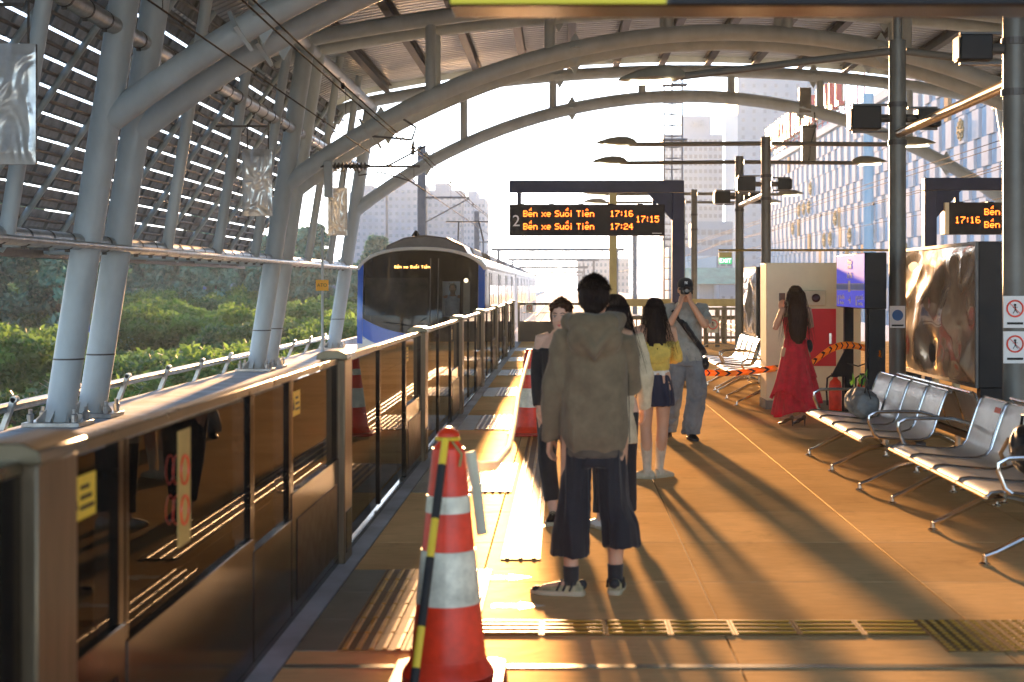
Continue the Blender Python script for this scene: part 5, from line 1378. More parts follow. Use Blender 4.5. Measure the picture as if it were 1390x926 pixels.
# bare twigs poking from the canopy
for k in range(5):
    a = MB(); rg = random.Random(40+k); bx0 = -10.5 - k*1.1; by = 34 + k*3.2
    for q in range(9):
        an = rg.uniform(-1.2, 1.2); L = rg.uniform(1.2, 2.6)
        a.tube([(0,0,0),(math.sin(an)*L*.5, rg.uniform(-.3,.3), L*.6),(math.sin(an)*L, rg.uniform(-.5,.5), L*.9)], [.035,.02,.008], 5)
    o = a.build('bare_branches', mat('bare_bark', (.34,.28,.20), .8), smooth=True, loc=(bx0, by, -3.6)); tag(o, 'leafless pale twigs poking out of the canopy near the guard rail', 'branches', 'bare twigs in the canopy')
# ================================================================== PEOPLE
M_SKIN = mat('skin_tan', (.52,.30,.19), .5, 0, .06, 9, bump=.0006, bscale=120, rvar=.08)
M_SKINL = mat('skin_light', (.60,.37,.26), .5, 0, .06, 9, bump=.0006, bscale=120, rvar=.08)
M_HAIRB = mat('hair_black', (.018,.012,.010), .6, 0, .3, 30, bump=.003, bscale=60, stretch=(6,6,.5), rvar=.08, spec=.12)
M_HAIRBR = mat('hair_brown', (.045,.022,.012), .4, 0, .3, 30, bump=.003, bscale=60, stretch=(6,6,.6), rvar=.08, spec=.12)
def fabric(name, col, rough=.85, b=.0012, bs=260, **k): return mat(name, col, rough, 0, .12, 14, bump=b, bscale=bs, sheen=.15, **k)
def V3(*a): return Vector(a)

def hand(mb, wrist, d, palm_n, side, curl=.35, sc=1.0):
    """palm + four fingers + thumb. d: pointing direction, palm_n: palm facing, side: unit vector towards the thumb"""
    d = Vector(d).normalized(); n = Vector(palm_n); n = (n - d*n.dot(d)).normalized(); t = Vector(side); t = (t - d*t.dot(d) - n*t.dot(n)).normalized()
    w = Vector(wrist)
    mb.tube([w - d*.02*sc, w + d*.03*sc, w + d*.065*sc, w + d*.095*sc], [(.024*sc,.017*sc),(.034*sc,.016*sc),(.041*sc,.015*sc),(.038*sc,.012*sc)] if True else .03, 12) if False else None
    # palm as a flat slab of side-by-side tubes so that it keeps its width along t
    for k in range(4):
        o = t*(.030 - .020*k)*sc
        mb.tube([w + o*.55, w + o*.9 + d*.045*sc, w + o + d*.090*sc], [.014*sc, .0145*sc, .0115*sc], 8)
    L = [.070, .080, .074, .058]
    for k in range(4):
        p = w + t*(.031 - .0207*k)*sc + d*.085*sc; dirv = d.copy(); pts = [p]; a = curl
        for j, f in enumerate((.45, .32, .23)):
            dirv = (dirv*math.cos(a) + n*math.sin(a)).normalized(); p = p + dirv*L[k]*f*sc; pts.append(p)
        mb.tube(pts, [.0098*sc, .0092*sc, .0082*sc, .0066*sc], 8)
    p = w + t*.026*sc + d*.022*sc; q = (t*.75 + d*.65 + n*.25).normalized()
    p2 = p + q*.038*sc; q2 = (d*.85 + t*.25 + n*.45*(.3+curl)).normalized()
    mb.tube([w + t*.012*sc, p, p2, p2 + q2*.028*sc, p2 + q2*.048*sc], [.014*sc, .0135*sc, .0115*sc, .0105*sc, .008*sc], 8)

def head(mb, c, yaw=0, pitch=0, face=True, sc=1.0):
    """c: centre of the skull; returns transform"""
    M = Matrix.Translation(Vector(c)) @ Matrix.Rotation(yaw, 4, 'Z') @ Matrix.Rotation(pitch, 4, 'X') @ Matrix.Scale(sc, 4)
    secs = [(-.112,.026,.020,.062),(-.105,.036,.034,.056),(-.085,.050,.052,.040),(-.06,.058,.066,.026),(-.03,.064,.078,.012),(0,.070,.088,.002),(.03,.074,.094,-.004),(.06,.073,.093,-.006),(.085,.062,.080,-.008),(.103,.043,.056,-.008),(.113,.018,.024,-.008)]
    n = 20; vs = []; 
    for z, rx, ry, cy in secs:
        for j in range(n):
            a = 2*PI*j/n; vs.append(M @ Vector((rx*math.cos(a), cy + ry*math.sin(a), z)))
    k = len(secs); fs = [(i*n+j, i*n+(j+1)%n, (i+1)*n+(j+1)%n, (i+1)*n+j) for i in range(k-1) for j in range(n)] + [tuple(range(n)), tuple((k-1)*n+j for j in range(n))]
    mb.add(vs, fs)
    # nose, lips, brow ridge, chin, ears
    P = lambda x, y, z: M @ Vector((x, y, z))
    mb.tube([P(0,.086,.022), P(0,.098,-.004), P(0,.106,-.024), P(0,.094,-.034)], [.008*sc,.010*sc,.013*sc,.009*sc], 8)
    for s in (-1, 1):
        mb.ball(P(s*.011,.094,-.029), .008*sc, .009*sc, .007*sc, 8)
        mb.ball(P(s*.074,-.008,-.008), .009*sc, .020*sc, .031*sc, 10)
        mb.ball(P(s*.036,.070,-.028), .022*sc, .018*sc, .020*sc, 10)
    mb.tube([P(-.022,.080,-.056), P(0,.090,-.054), P(.022,.080,-.056)], [.005*sc,.008*sc,.005*sc], 8)
    mb.tube([P(-.018,.080,-.066), P(0,.088,-.067), P(.018,.080,-.066)], [.005*sc,.008*sc,.005*sc], 8)
    mb.ball(P(0,.075,-.096), .020*sc, .016*sc, .014*sc, 8)
    return M
def face_details(M, par, lipm, sc=1.0):
    P = lambda x, y, z: M @ Vector((x, y, z))
    for s in (-1, 1):
        MB().ball(P(s*.031,.077,.006), .0125*sc, .010*sc, .0065*sc, 12).build('eye', M_WHITE, par, smooth=True)
        MB().ball(P(s*.031,.0845,.006), .0062*sc, .0040*sc, .0058*sc, 10).build('iris', mat('iris', (.03,.015,.01), .2), par, smooth=True)
        MB().tube([P(s*.014,.085,.013), P(s*.031,.089,.0155), P(s*.047,.079,.010)], .0022*sc, 6).build('eyelid', M_HAIRB, par, smooth=True)
        MB().tube([P(s*.012,.088,.028), P(s*.030,.089,.034), P(s*.049,.077,.029)], [.0026*sc,.0036*sc,.0020*sc], 6).build('eyebrow', M_HAIRB, par, smooth=True)
    MB().tube([P(-.021,.083,-.0585), P(-.009,.090,-.0565), P(0,.0915,-.0575), P(.009,.090,-.0565), P(.021,.083,-.0585)], [.002*sc,.0048*sc,.0044*sc,.0048*sc,.002*sc], 6).build('upper_lip', lipm, par, smooth=True)
    MB().tube([P(-.018,.083,-.063), P(0,.092,-.0665), P(.018,.083,-.063)], [.002*sc,.006*sc,.002*sc], 6).build('lower_lip', lipm, par, smooth=True)

def figure(t, h, skin, sh=.18, hipw=.09, legs=None, arms=None, headyaw=0, headpitch=0, lean=0, headoff=(0,0), female=False, chest=1.0, curl=.35, face=True):
    """continuous body; legs: {s:(knee, ankle, toe dir)}, arms: {s:(elbow, wrist, hand dir, palm normal, thumb dir)} in metres for a 1.70 m body"""
    s_ = h/1.70; mb = MB(); f = .92 if female else 1.0
    tor = [(0,0,.84,.10,.09),(0,0,.90,.155*(1.02 if female else 1),.115),(0,0,.98,.145,.105),(0,.005,1.07,.122*f,.092),(0,.008,1.16,.132*f,.098),(0,.01,1.26,.155*f*chest,.112),(0,.004,1.34,.165*f*chest,.100),(0,-.004,1.395,.150*f,.078),(0,-.008,1.43,.085*f,.060),(0,-.006,1.46,.056,.056)]
    lx = lambda z: lean*max(0, z-.9)
    mb.loft([(cx + headoff[0]*max(0, z-1.3)*2, cy + lx(z), z, rx, ry) for cx, cy, z, rx, ry in tor], 22)
    hc = V3(headoff[0], .012 + lx(1.58) + headoff[1], 1.585 if not female else 1.568)
    mb.tube([V3(headoff[0]*.5, -.006+lx(1.42), 1.41), V3(headoff[0]*.8, .0+lx(1.48)+headoff[1]*.5, 1.49), hc + V3(0,0,-.05)], [.060*f, .054*f, .056*f], 14)
    M = head(mb, hc, headyaw, headpitch)
    for s in (-1, 1):
        kn, an, td = legs[s]
        hipj = V3(s*hipw, 0, .90); kn = Vector(kn); an = Vector(an)
        mb.tube([hipj + V3(0,0,.04), hipj + V3(s*.004,0,-.06), hipj.lerp(kn,.5), kn, kn.lerp(an,.30) + V3(0,-.012,0), kn.lerp(an,.7), an], [.075,.092,.073*(1 if not female else .96),.055,.056,.042,.036], 14)
        td = Vector(td).normalized()
        heel = an + V3(0,0,-.035) - td*.035; toe = an + td*.16; toe.z = an.z-.062
        mb.tube([an, heel.lerp(toe,.12)+V3(0,0,.01), heel.lerp(toe,.55), toe], [.036,(.034,.036),(.042,.026),(.036,.014)], 12)
        el, wr, hd, pn, tdn = arms[s]; el = Vector(el); wr = Vector(wr)
        shj = V3(s*sh, -.005+lx(1.39), 1.385)
        mb.tube([shj + V3(-s*.07,0,.02), shj, shj.lerp(el,.25), shj.lerp(el,.6), el], [.050*f,.055*f,.048*f,.042*f,.037*f], 12)
        mb.tube([el, el.lerp(wr,.25), el.lerp(wr,.7), wr], [.037*f,.040*f,.031*f,.025*f], 12)
        hand(mb, wr, hd, pn, tdn, curl if not isinstance(curl, dict) else curl[s], .95 if not female else .88)
    me = remeshed(mb, .0062, 3)
    for v in me.vertices: v.co *= s_
    me.materials.clear(); me.materials.append(skin); me.shade_smooth(); me.name = 'body'
    b_ = link('body', me, t); return b_, M, s_
def garment(name, build, m_, t, s_, voxel=.009, sm=4, wr=.006, wscale=(6,6,4), seed=0, fn=None):
    mb = MB(); build(mb); me = remeshed(mb, voxel, sm, wr, wscale, seed, fn)
    for v in me.vertices: v.co *= s_
    me.name = name; me.materials.clear(); me.materials.append(m_); me.shade_smooth(); return link(name, me, t)
def scaled(mb, s_):
    mb.v = [tuple(c*s_ for c in v) for v in mb.v]; return mb
def sneaker(t, an, td, s_, m_up, m_sole, L=.27, name='shoe'):
    td = Vector(td).normalized(); rt_ = V3(td.y, -td.x, 0); o = Vector((an[0], an[1], 0)) - td*.07
    def ring(d, w, zt, zb=.022): return (o + td*d, w, zt, zb)
    up = MB(); secs = [(.0,.026,.060),(.02,.036,.085),(.07,.040,.098),(.11,.042,.085),(.16,.046,.066),(.21,.046,.052),(.245,.036,.043),(L-.005,.015,.032)]
    vs = []; n = 14
    for d, w, zt in secs:
        for j in range(n):
            a = 2*PI*j/n; x = w*math.cos(a); z = .018 + (zt-.018)*max(0, math.sin(a))**.8 if math.sin(a) > 0 else .018
            vs.append(o + td*d + rt_*x + V3(0,0,z))
    k = len(secs); fs = [(i*n+j, i*n+(j+1)%n, (i+1)*n+(j+1)%n, (i+1)*n+j) for i in range(k-1) for j in range(n)] + [tuple(range(n)), tuple((k-1)*n+j for j in range(n))]
    up.add(vs, fs); u = scaled(up, s_).build(name, m_up, t, smooth=True, ang=50)
    so = MB(); pl = []
    for d, w in ((-.006,.014),(.0,.03),(.03,.041),(.09,.040),(.16,.050),(.22,.048),(.255,.034),(L+.006,.012)): pl.append((d, w))
    poly = [(d, w) for d, w in pl] + [(d, -w) for d, w in reversed(pl)]
    vs = [o + td*d + rt_*w + V3(0,0,.001) for d, w in poly] + [o + td*d + rt_*w + V3(0,0,.028) for d, w in poly]; k = len(poly)
    so.add(vs, [tuple(range(k)), tuple(range(2*k-1,k-1,-1))] + [(i,i+k,(i+1)%k+k,(i+1)%k) for i in range(k)])
    scaled(so, s_).build('sole', m_sole, u, bevel=.004)
    for q in (.10, .125, .15):
        scaled(MB().tube([o+td*q+rt_*.03+V3(0,0,.072-(q-.1)*.4), o+td*q+V3(0,0,.098-(q-.1)*.6), o+td*q-rt_*.03+V3(0,0,.072-(q-.1)*.4)], .004, 6), s_).build('lace', m_sole, u, smooth=True)
    return u
def hair_fn(amp, freq):
    def fn(p, n):
        a = math.atan2(p.y, p.x); g = math.sin(a*freq + p.z*6 + 2*noise.noise(p*7)) * .5 + noise.noise(Vector((a*freq*.6, p.z*3, 1)))
        return p + n*amp*g
    return fn
STAND = lambda: {-1: ((-.095,.01,.48), (-.10,-.01,.085), (-.15,1,0)), 1: ((.095,.01,.48), (.10,-.01,.085), (.15,1,0))}
DOWN = lambda: {s: ((s*.235,-.02,1.10), (s*.245,.05,.86), (0,.15,-1), (-s,0,0), (0,1,0)) for s in (-1, 1)}

def strands(t, M, s_, n, zlen, seed, mt, rad=.094, back=-.03, sides=1.0):
    rg = random.Random(seed); mb = MB()
    for k in range(n):
        a = rg.uniform(PI*.95, PI*2.05); r_ = rad*rg.uniform(.98, 1.10)
        p0 = M @ Vector((math.cos(a)*.05, -.01+math.sin(a)*.055, .115)); p1 = M @ Vector((math.cos(a)*r_, back+math.sin(a)*r_*.9, .03))
        L = zlen*rg.uniform(.75, 1.08); w = rg.uniform(-.018, .018)
        pts = [p0, p1] + [p1 + V3(w*q*2 + rg.uniform(-.004,.004), -.01*q + rg.uniform(-.004,.004), -L*q/4) for q in range(1, 5)]
        mb.tube(pts, [.0012,.0016,.0018,.0016,.0012,.0006], 4, caps=False)
    tag(scaled(mb, s_).build('loose_strands', mt, t, fix=False), kind='stuff')
def tufts(t, M, s_, n, seed, mt, L=.03):
    rg = random.Random(seed); mb = MB()
    for k in range(n):
        th = rg.uniform(0, 2*PI); ph = rg.uniform(.0, 1.5); d = Vector((math.sin(ph)*math.cos(th), math.sin(ph)*math.sin(th), math.cos(ph)))
        if d.y > .55 and d.z < .5: continue
        p0 = Vector((d.x*.082, -.016+d.y*.098, .045+d.z*.083)); q = (Vector((d.x, d.y-.2, d.z*.4-.7*ph)).normalized() + Vector((rg.uniform(-.5,.5), rg.uniform(-.5,.5), rg.uniform(-.3,.5))))*.5
        mb.tube([M @ p0, M @ (p0 + q*L*.5 + d*.004), M @ (p0 + q*L*1.0)], [.0022,.0016,.0005], 4, caps=False)
    tag(scaled(mb, s_).build('hair_tufts', mt, t, fix=False), kind='stuff')
# ---- 1 hooded man seen from behind
t = thing('person', 'person seen from behind in grey-olive hoodie and wide black cropped trousers', 'person', (.165, 7.47, 0), 0)
legs = {-1: ((-.13,.0,.47), (-.125,-.03,.09), (-1,.22,0)), 1: ((.12,.02,.47), (.115,.03,.09), (.12,1,0))}
arms = {-1: ((-.215,-.01,1.10), (-.235,.05,.845), (-.1,.25,-1), (.8,-.2,0), (0,1,0)), 1: ((.19,.07,1.11), (.12,.26,1.12), (-.3,1,.2), (-.6,0,.6), (0,.3,1))}
b_, M, s_ = figure(t, 1.655, M_SKIN, sh=.165, legs=legs, arms=arms, headyaw=R(-6), headpitch=R(-8), curl=.5)
MH = fabric('hoodie_fleece', (.15,.12,.072), .95, .002, 180)
def hb(mb):
    mb.loft([(0,0,.775,.160,.14),(0,0,.80,.175,.15),(0,0,.86,.186,.16),(0,-.005,1.0,.180,.158),(0,-.005,1.15,.176,.152),(0,0,1.28,.182,.148),(0,0,1.36,.178,.130),(0,-.005,1.42,.14,.10),(0,-.005,1.47,.085,.085)], 26, pw=2.25)
    for s in (-1, 1):
        el, wr = Vector(arms[s][0]), Vector(arms[s][1]); sh = V3(s*.155,-.005,1.375)
        mb.tube([sh+V3(-s*.06,0,.01), sh, sh.lerp(el,.5), el, el.lerp(wr,.5), wr+(wr-el)*.02], [.078,.080,.072,.068,.060,.050], 16)
        q = (wr-el).normalized(); mb.tube([wr-q*.05, wr+q*.025], .046, 14)
    # hood lying on the back and collar roll
    mb.tube([V3(-.12,.05,1.455), V3(-.135,-.03,1.47), V3(-.09,-.105,1.47), V3(0,-.13,1.46), V3(.09,-.105,1.47), V3(.135,-.03,1.47), V3(.12,.05,1.455)], [.038,.048,.055,.06,.055,.048,.038], 12)
    mb.ball(V3(0,-.115,1.38), .15, .065, .115, 16); mb.tube([V3(-.10,-.13,1.44), V3(0,-.165,1.31), V3(.10,-.13,1.44)], [.04,.05,.04], 12)
garment('hoodie', hb, MH, t, s_, .008, 4, .012, (5,5,3.2), 1)
for s in (-1, 1):
    scaled(MB().tube([V3(s*.19,-.03,.82), V3(s*.188,-.03,1.0), V3(s*.183,-.03,1.2)], .003, 5), s_).build('side_seam', fabric('hoodie_rib', (.085,.07,.05), .95, .003, 90), t, smooth=True)
def hem(mb): mb.loft([(0,0,.745,.158,.136),(0,0,.76,.165,.142),(0,0,.785,.166,.142),(0,0,.80,.158,.135)], 26, pw=2.2)
garment('ribbed_hem', hem, fabric('hoodie_rib', (.105,.095,.07), .95, .003, 90), t, s_, .008, 2, .002, (30,30,1), 2)
MT = fabric('black_trousers', (.012,.012,.016), .8, .001, 200)
def tb(mb):
    mb.loft([(0,0,.70,.158,.13),(0,0,.86,.160,.13),(0,0,.98,.145,.12)], 24)
    for s, ox, zb in ((-1,-.012,.215),(1,.028,.265)):
        mb.loft([(s*.118+ox,0,zb,.102,.13),(s*.115+ox*.8,0,zb+.12,.098,.125),(s*.105,0,.5,.088,.118),(s*.090,0,.66,.083,.115),(s*.082,0,.80,.080,.112),(s*.08,0,.9,.075,.105)], 22)
garment('cropped_trousers', tb, MT, t, s_, .008, 3, .014, (13,13,1.6), 3)
for s in (-1, 1):
    an = Vector(legs[s][1])
    scaled(MB().tube([an+V3(0,0,.07), an+V3(0,0,.0), an+V3(0,0,-.03)], [.043,.041,.045], 14), s_).build('sock', fabric('black_sock', (.02,.02,.02)), t, smooth=True)
    u_ = sneaker(t, an, legs[s][2], s_, mat('sneaker_tan', (.36,.32,.17), .6, 0, .35, 18, bump=.001), mat('sneaker_sole', (.42,.36,.24), .6), .29, 'sneaker')
    td = Vector(legs[s][2]).normalized(); r_ = V3(td.y, -td.x, 0); o_ = V3(an.x, an.y, 0) - td*.07
    for sd in (-1, 1):
        for q in (.05, .085, .12): scaled(MB().tube([o_+td*q+r_*sd*.040+V3(0,0,.075), o_+td*(q+.02)+r_*sd*.0455+V3(0,0,.03)], .006, 6), s_).build('side_stripe', M_RUBBER, u_)
    scaled(MB().ball(o_+td*.255+V3(0,0,.028), .034, .034, .018, 12), s_).build('toe_cap', M_RUBBER, u_, smooth=True)
    scaled(MB().ball(o_+td*.012+V3(0,0,.06), .03, .02, .03, 12), s_).build('heel_patch', M_RUBBER, u_, smooth=True)
def hairb(mb):
    T = lambda x, y, z: M @ Vector((x, y, z))
    for (x,y,z,a,b,c) in ((0,-.014,.045,.086,.098,.086),(0,-.03,.0,.080,.080,.080),(0,-.052,-.045,.058,.045,.045),(.0,.04,.085,.07,.055,.045),(.07,-.02,.02,.016,.05,.055),(-.07,-.02,.02,.016,.05,.055)):
        mb.ball(T(x,y,z), a, b, c, 16)
garment('short_hair', hairb, M_HAIRB, t, s_, .006, 3, .007, (22,22,14), 4); tufts(t, M, s_, 900, 1, M_HAIRB, .036)

# ---- 2 woman facing the camera, black off-shoulder top
t = thing('person', 'person with short dark hair in black off-shoulder top facing the camera', 'person', (-.02, 9.84, 0), PI)
legs = {-1: ((-.08,.03,.48), (-.055,-.03,.085), (-.1,1,0)), 1: ((.10,.05,.48), (.05,.10,.085), (.1,1,0))}
arms = {-1: ((-.22,.03,1.12), (-.16,.22,1.0), (.6,.5,-.2), (.2,-.5,-.8), (0,.5,.8)), 1: ((.185,-.02,1.12), (.17,.06,.88), (0,.2,-1), (-1,0,0), (0,1,0))}
b_, M, s_ = figure(t, 1.53, M_SKINL, sh=.15, legs=legs, arms=arms, headyaw=R(-12), headpitch=R(-6), female=True, headoff=(-.01,.01))
face_details(M.copy(), b_, mat('lip_red', (.50,.09,.08), .4), 1.0)
for ch in b_.children: 
    ch.data.transform(Matrix.Scale(s_, 4))
MB2 = fabric('black_knit', (.014,.013,.015), .85, .002, 150)
def tp(mb):
    mb.loft([(0,0,.90,.165,.125),(0,0,1.0,.150,.118),(0,.006,1.1,.135,.108),(0,.012,1.2,.145,.118),(0,.012,1.29,.155,.122),(0,.006,1.325,.160,.112)], 24)
    for s in (-1, 1):
        el, wr = Vector(arms[s][0]), Vector(arms[s][1]); sh = V3(s*.155,0,1.31)
        mb.tube([sh, sh.lerp(el,.5), el, el.lerp(wr,.5), wr], [.056,.052,.047,.042,.036], 14)
garment('off_shoulder_top', tp, MB2, t, s_, .008, 3, .004, (9,9,5), 5)
def ps(mb):
    mb.loft([(0,0,.80,.16,.12),(0,0,.90,.166,.126),(0,0,1.0,.145,.115)], 20)
    for s in (-1, 1):
        kn, an = Vector(legs[s][0]), Vector(legs[s][1]); mb.tube([V3(s*.085,0,.88), V3(s*.088,.0,.8), kn, kn.lerp(an,.8)], [.09,.092,.072,.06], 14)
garment('black_trousers', ps, MT, t, s_, .009, 3, .005, (10,10,3), 6)
for s in (-1, 1): sneaker(t, legs[s][1], legs[s][2], s_, M_BLACK, mat('sneaker_sole', (.42,.36,.24)), .25)
def h2(mb):
    T = lambda x, y, z: M @ Vector((x, y, z))
    for (x,y,z,a,b,c) in ((0,-.02,.05,.088,.095,.085),(0,-.045,-.01,.084,.066,.085),(.066,.0,.005,.022,.045,.06),(-.066,.0,.005,.022,.045,.06),(0,-.06,-.055,.06,.035,.045),(.03,.062,.088,.052,.03,.024),(-.03,.062,.090,.052,.03,.024),(.055,.05,.06,.026,.026,.03),(-.055,.05,.062,.026,.026,.03)):
        mb.ball(T(x,y,z), a, b, c, 16)
garment('bobbed_hair', h2, M_HAIRBR, t, s_, .0055, 3, .006, (26,26,10), 7); tufts(t, M, s_, 600, 2, M_HAIRBR, .04)
scaled(MB().tube([M @ Vector((.05*math.cos(a), -.005+.055*math.sin(a), -.13)) for a in [i*PI/8 for i in range(16)]], .0025, 5, closed=True), s_).build('necklace', M_CHROME, t, smooth=True)

# ---- 3 woman in long cream coat, mostly hidden
t = thing('person', 'person with long black hair in a cream coat, half hidden behind the hooded man', 'person', (.345, 9.5, 0), R(18))
legs = STAND(); arms = DOWN(); arms[-1] = ((-.21,.06,1.14), (-.08,.20,1.36), (.2,.4,1), (.5,.8,0), (1,0,0))
b_, M, s_ = figure(t, 1.57, M_SKINL, sh=.165, legs=legs, arms=arms, female=True, headyaw=R(18))
MC = fabric('cream_coat', (.56,.49,.33), .85, .0015, 120)
def ct(mb):
    mb.loft([(0,0,.62,.175,.155),(0,0,.80,.165,.145),(0,0,.95,.155,.135),(0,0,1.1,.145,.125),(0,0,1.25,.155,.125),(0,0,1.36,.16,.115),(0,-.01,1.42,.12,.09),(0,-.01,1.46,.07,.07)], 24)
    for s in (-1, 1):
        el, wr = Vector(arms[s][0]), Vector(arms[s][1]); sh = V3(s*.16,0,1.375); mb.tube([sh+V3(-s*.05,0,0), sh, sh.lerp(el,.5), el, el.lerp(wr,.5), wr], [.06,.068,.064,.06,.056,.052], 14)
garment('cream_coat', ct, MC, t, s_, .009, 3, .010, (10,10,2.5), 8)
def lonh(bot, w=.1, back=-.075):
    def f(mb):
        T = lambda x, y, z: M @ Vector((x, y, z))
        for (x,y,z,a,b,c) in ((0,-.016,.048,.086,.096,.082),(0,-.04,-.02,.086,.075,.09),(.068,-.0,-.02,.022,.05,.08),(-.068,-.0,-.02,.022,.05,.08)): mb.ball(T(x,y,z), a, b, c, 16)
        mb.loft([(.01,back-.055,bot,.028,.014),(0,back-.05,bot+.06,w*.78,.028),(0,back-.045,bot+.16,w*1.02,.038),(0,back-.035,bot+.28,w*1.05,.046),(0,back-.012,1.44,w*1.0,.060),(0,back+.02,1.52,w*.92,.072),(0,back+.04,1.60,w*.85,.075)], 22)
    return f
garment('long_hair', lonh(1.17, .095), M_HAIRB, t, s_, .0065, 3, 0, fn=hair_fn(.004, 26), seed=2); strands(t, M, s_, 120, .44, 3, M_HAIRB)
def lt(mb):
    for s in (-1, 1): mb.tube([V3(s*.09,0,.85), V3(s*.095,.01,.48), V3(s*.1,-.01,.12)], [.095,.075,.065], 14)
garment('dark_trousers', lt, MT, t, s_, .01, 2, .004, seed=3)
for s in (-1, 1): sneaker(t, legs[s][1], legs[s][2], s_, mat('shoe_white', (.6,.6,.58), .5), mat('sneaker_sole', (.42,.36,.24)), .25)

# ---- 4 woman in yellow top and navy skirt, from behind
t = thing('person', 'person with long dark hair in yellow top and navy mini skirt, seen from behind', 'person', (.775, 11.95, 0), R(4))
legs = {-1: ((-.085,.01,.48), (-.075,-.02,.085), (-1,.55,0)), 1: ((.075,.02,.48), (.045,.05,.085), (.8,.7,0))}
arms = {-1: ((-.21,.10,1.13), (-.10,.27,1.12), (.5,.8,.1), (.6,-.3,0), (0,0,1)), 1: ((.215,.08,1.13), (.11,.27,1.10), (-.5,.8,.1), (-.6,-.3,0), (0,0,1))}
b_, M, s_ = figure(t, 1.525, M_SKIN, sh=.16, hipw=.078, legs=legs, arms=arms, female=True, headyaw=R(-10), headpitch=R(-4))
MY = fabric('yellow_cotton', (.62,.48,.10), .8, .001, 200, transl=.12)
def yt(mb):
    mb.loft([(0,0,1.01,.130,.105),(0,.0,1.08,.138,.112),(0,.006,1.16,.145,.115),(0,.008,1.24,.155,.12),(0,.004,1.275,.158,.116)], 24)
    mb.tube([V3(-.17,.03,1.265), V3(-.14,-.075,1.255), V3(0,-.125,1.25), V3(.14,-.075,1.255), V3(.17,.03,1.265)], [.035,.036,.036,.036,.035], 12)
    mb.loft([(0,-.112,1.09,.085,.03),(0,-.125,1.15,.13,.034),(0,-.12,1.24,.14,.03)], 18)
    for s in (-1, 1):
        el, wr = Vector(arms[s][0]), Vector(arms[s][1]); sh = V3(s*.165,.01,1.28); mb.tube([sh, sh.lerp(el,.5), el, el.lerp(wr,.55)], [.056,.064,.066,.058], 14)
garment('yellow_top', yt, MY, t, s_, .007, 3, .008, (11,11,8), 9)
garment('white_waistband', lambda mb: mb.loft([(0,0,.965,.142,.108),(0,0,.99,.137,.105),(0,0,1.02,.134,.104)], 24), fabric('white_cotton', (.68,.66,.58)), t, s_, .007, 2, .003, (20,20,5), 10)
garment('mini_skirt', lambda mb: mb.loft([(.0,0,.685,.185,.150),(0,0,.72,.182,.146),(0,0,.82,.175,.135),(0,0,.90,.160,.122),(0,0,.975,.142,.110)], 28), fabric('navy_twill', (.012,.013,.035), .7), t, s_, .007, 3, .009, (16,16,1.5), 11)
garment('long_hair', lonh(1.13, .088, -.07), M_HAIRB, t, s_, .0065, 3, 0, fn=hair_fn(.004, 24), seed=4); strands(t, M, s_, 140, .46, 4, M_HAIRB)
for s in (-1, 1):
    kn, an = Vector(legs[s][0]), Vector(legs[s][1])
    scaled(MB().tube([kn.lerp(an,.36), kn.lerp(an,.6), kn.lerp(an,.85), an, an+V3(0,0,-.04)], [.0575,.050,.042,.040,.044], 14), s_).build('knee_sock', fabric('sock_sheer', (.55,.47,.36), .8), t, smooth=True)
    sneaker(t, an, legs[s][2], s_, mat('sneaker_beige', (.50,.44,.32), .6, 0, .12, 14), mat('sneaker_sole', (.42,.36,.24)), .26, 'sneaker')

# ---- 5 photographer
t = thing('person', 'person in black cap, grey T-shirt and baggy jeans photographing towards the camera', 'person', (1.30, 15.1, 0), PI + R(-4))
legs = {-1: ((-.125,.05,.47), (-.06,.10,.085), (-.25,1,0)), 1: ((.13,.0,.47), (.19,-.12,.085), (.35,1,0))}
arms = {-1: ((-.21,.16,1.20), (-.045,.24,1.47), (.1,.1,1), (.75,-.4,0), (.2,-.6,.3)), 1: ((.20,.17,1.16), (.055,.25,1.43), (-.15,.1,1), (-.75,-.4,0), (-.2,-.6,.3))}
b_, M, s_ = figure(t, 1.69, M_SKIN, sh=.195, legs=legs, arms=arms, headyaw=R(4), headpitch=R(-5), curl=.75, chest=1.05, headoff=(.0,.015))
face_details(M.copy(), b_, mat('lip_tan', (.38,.17,.12), .5))
for ch in b_.children: ch.data.transform(Matrix.Scale(s_, 4))
def ts(mb):
    mb.loft([(0,0,.83,.195,.145),(0,0,.90,.190,.145),(0,0,1.0,.175,.135),(0,.0,1.15,.172,.13),(0,.005,1.28,.190,.135),(0,0,1.36,.195,.12),(0,-.005,1.42,.13,.09),(0,-.005,1.455,.075,.072)], 26, pw=2.2)
    for s in (-1, 1):
        el = Vector(arms[s][0]); sh = V3(s*.18,0,1.38); mb.tube([sh+V3(-s*.06,0,0), sh, sh.lerp(el,.4), sh.lerp(el,.72)], [.072,.078,.078,.082], 16)
garment('t_shirt', ts, fabric('grey_jersey', (.27,.28,.25), .85, .0008, 220), t, s_, .008, 3, .010, (7,7,4.5), 12)
MJ = mat('washed_denim', (.22,.24,.25), .85, 0, .22, 5, bump=.001, bscale=240, col2=(.11,.125,.14))
def jn(mb):
    mb.loft([(0,0,.78,.175,.14),(0,0,.88,.178,.142),(0,0,.97,.16,.128)], 24)
    for s in (-1, 1):
        kn, an = Vector(legs[s][0]), Vector(legs[s][1]); q = an.copy(); q.z = .06
        mb.tube([V3(s*.09,0,.86), V3(s*.098,.01,.74), kn+V3(0,0,.06), kn.lerp(q,.5), q+V3(0,0,.05), q], [.10,.112,.105,.104,.100,.102], 18)
garment('baggy_jeans', jn, MJ, t, s_, .008, 3, .014, (9,9,6), 13)
for s in (-1, 1): sneaker(t, legs[s][1], legs[s][2], s_, M_BLACK, mat('sole_black', (.03,.03,.03), .6), .29)
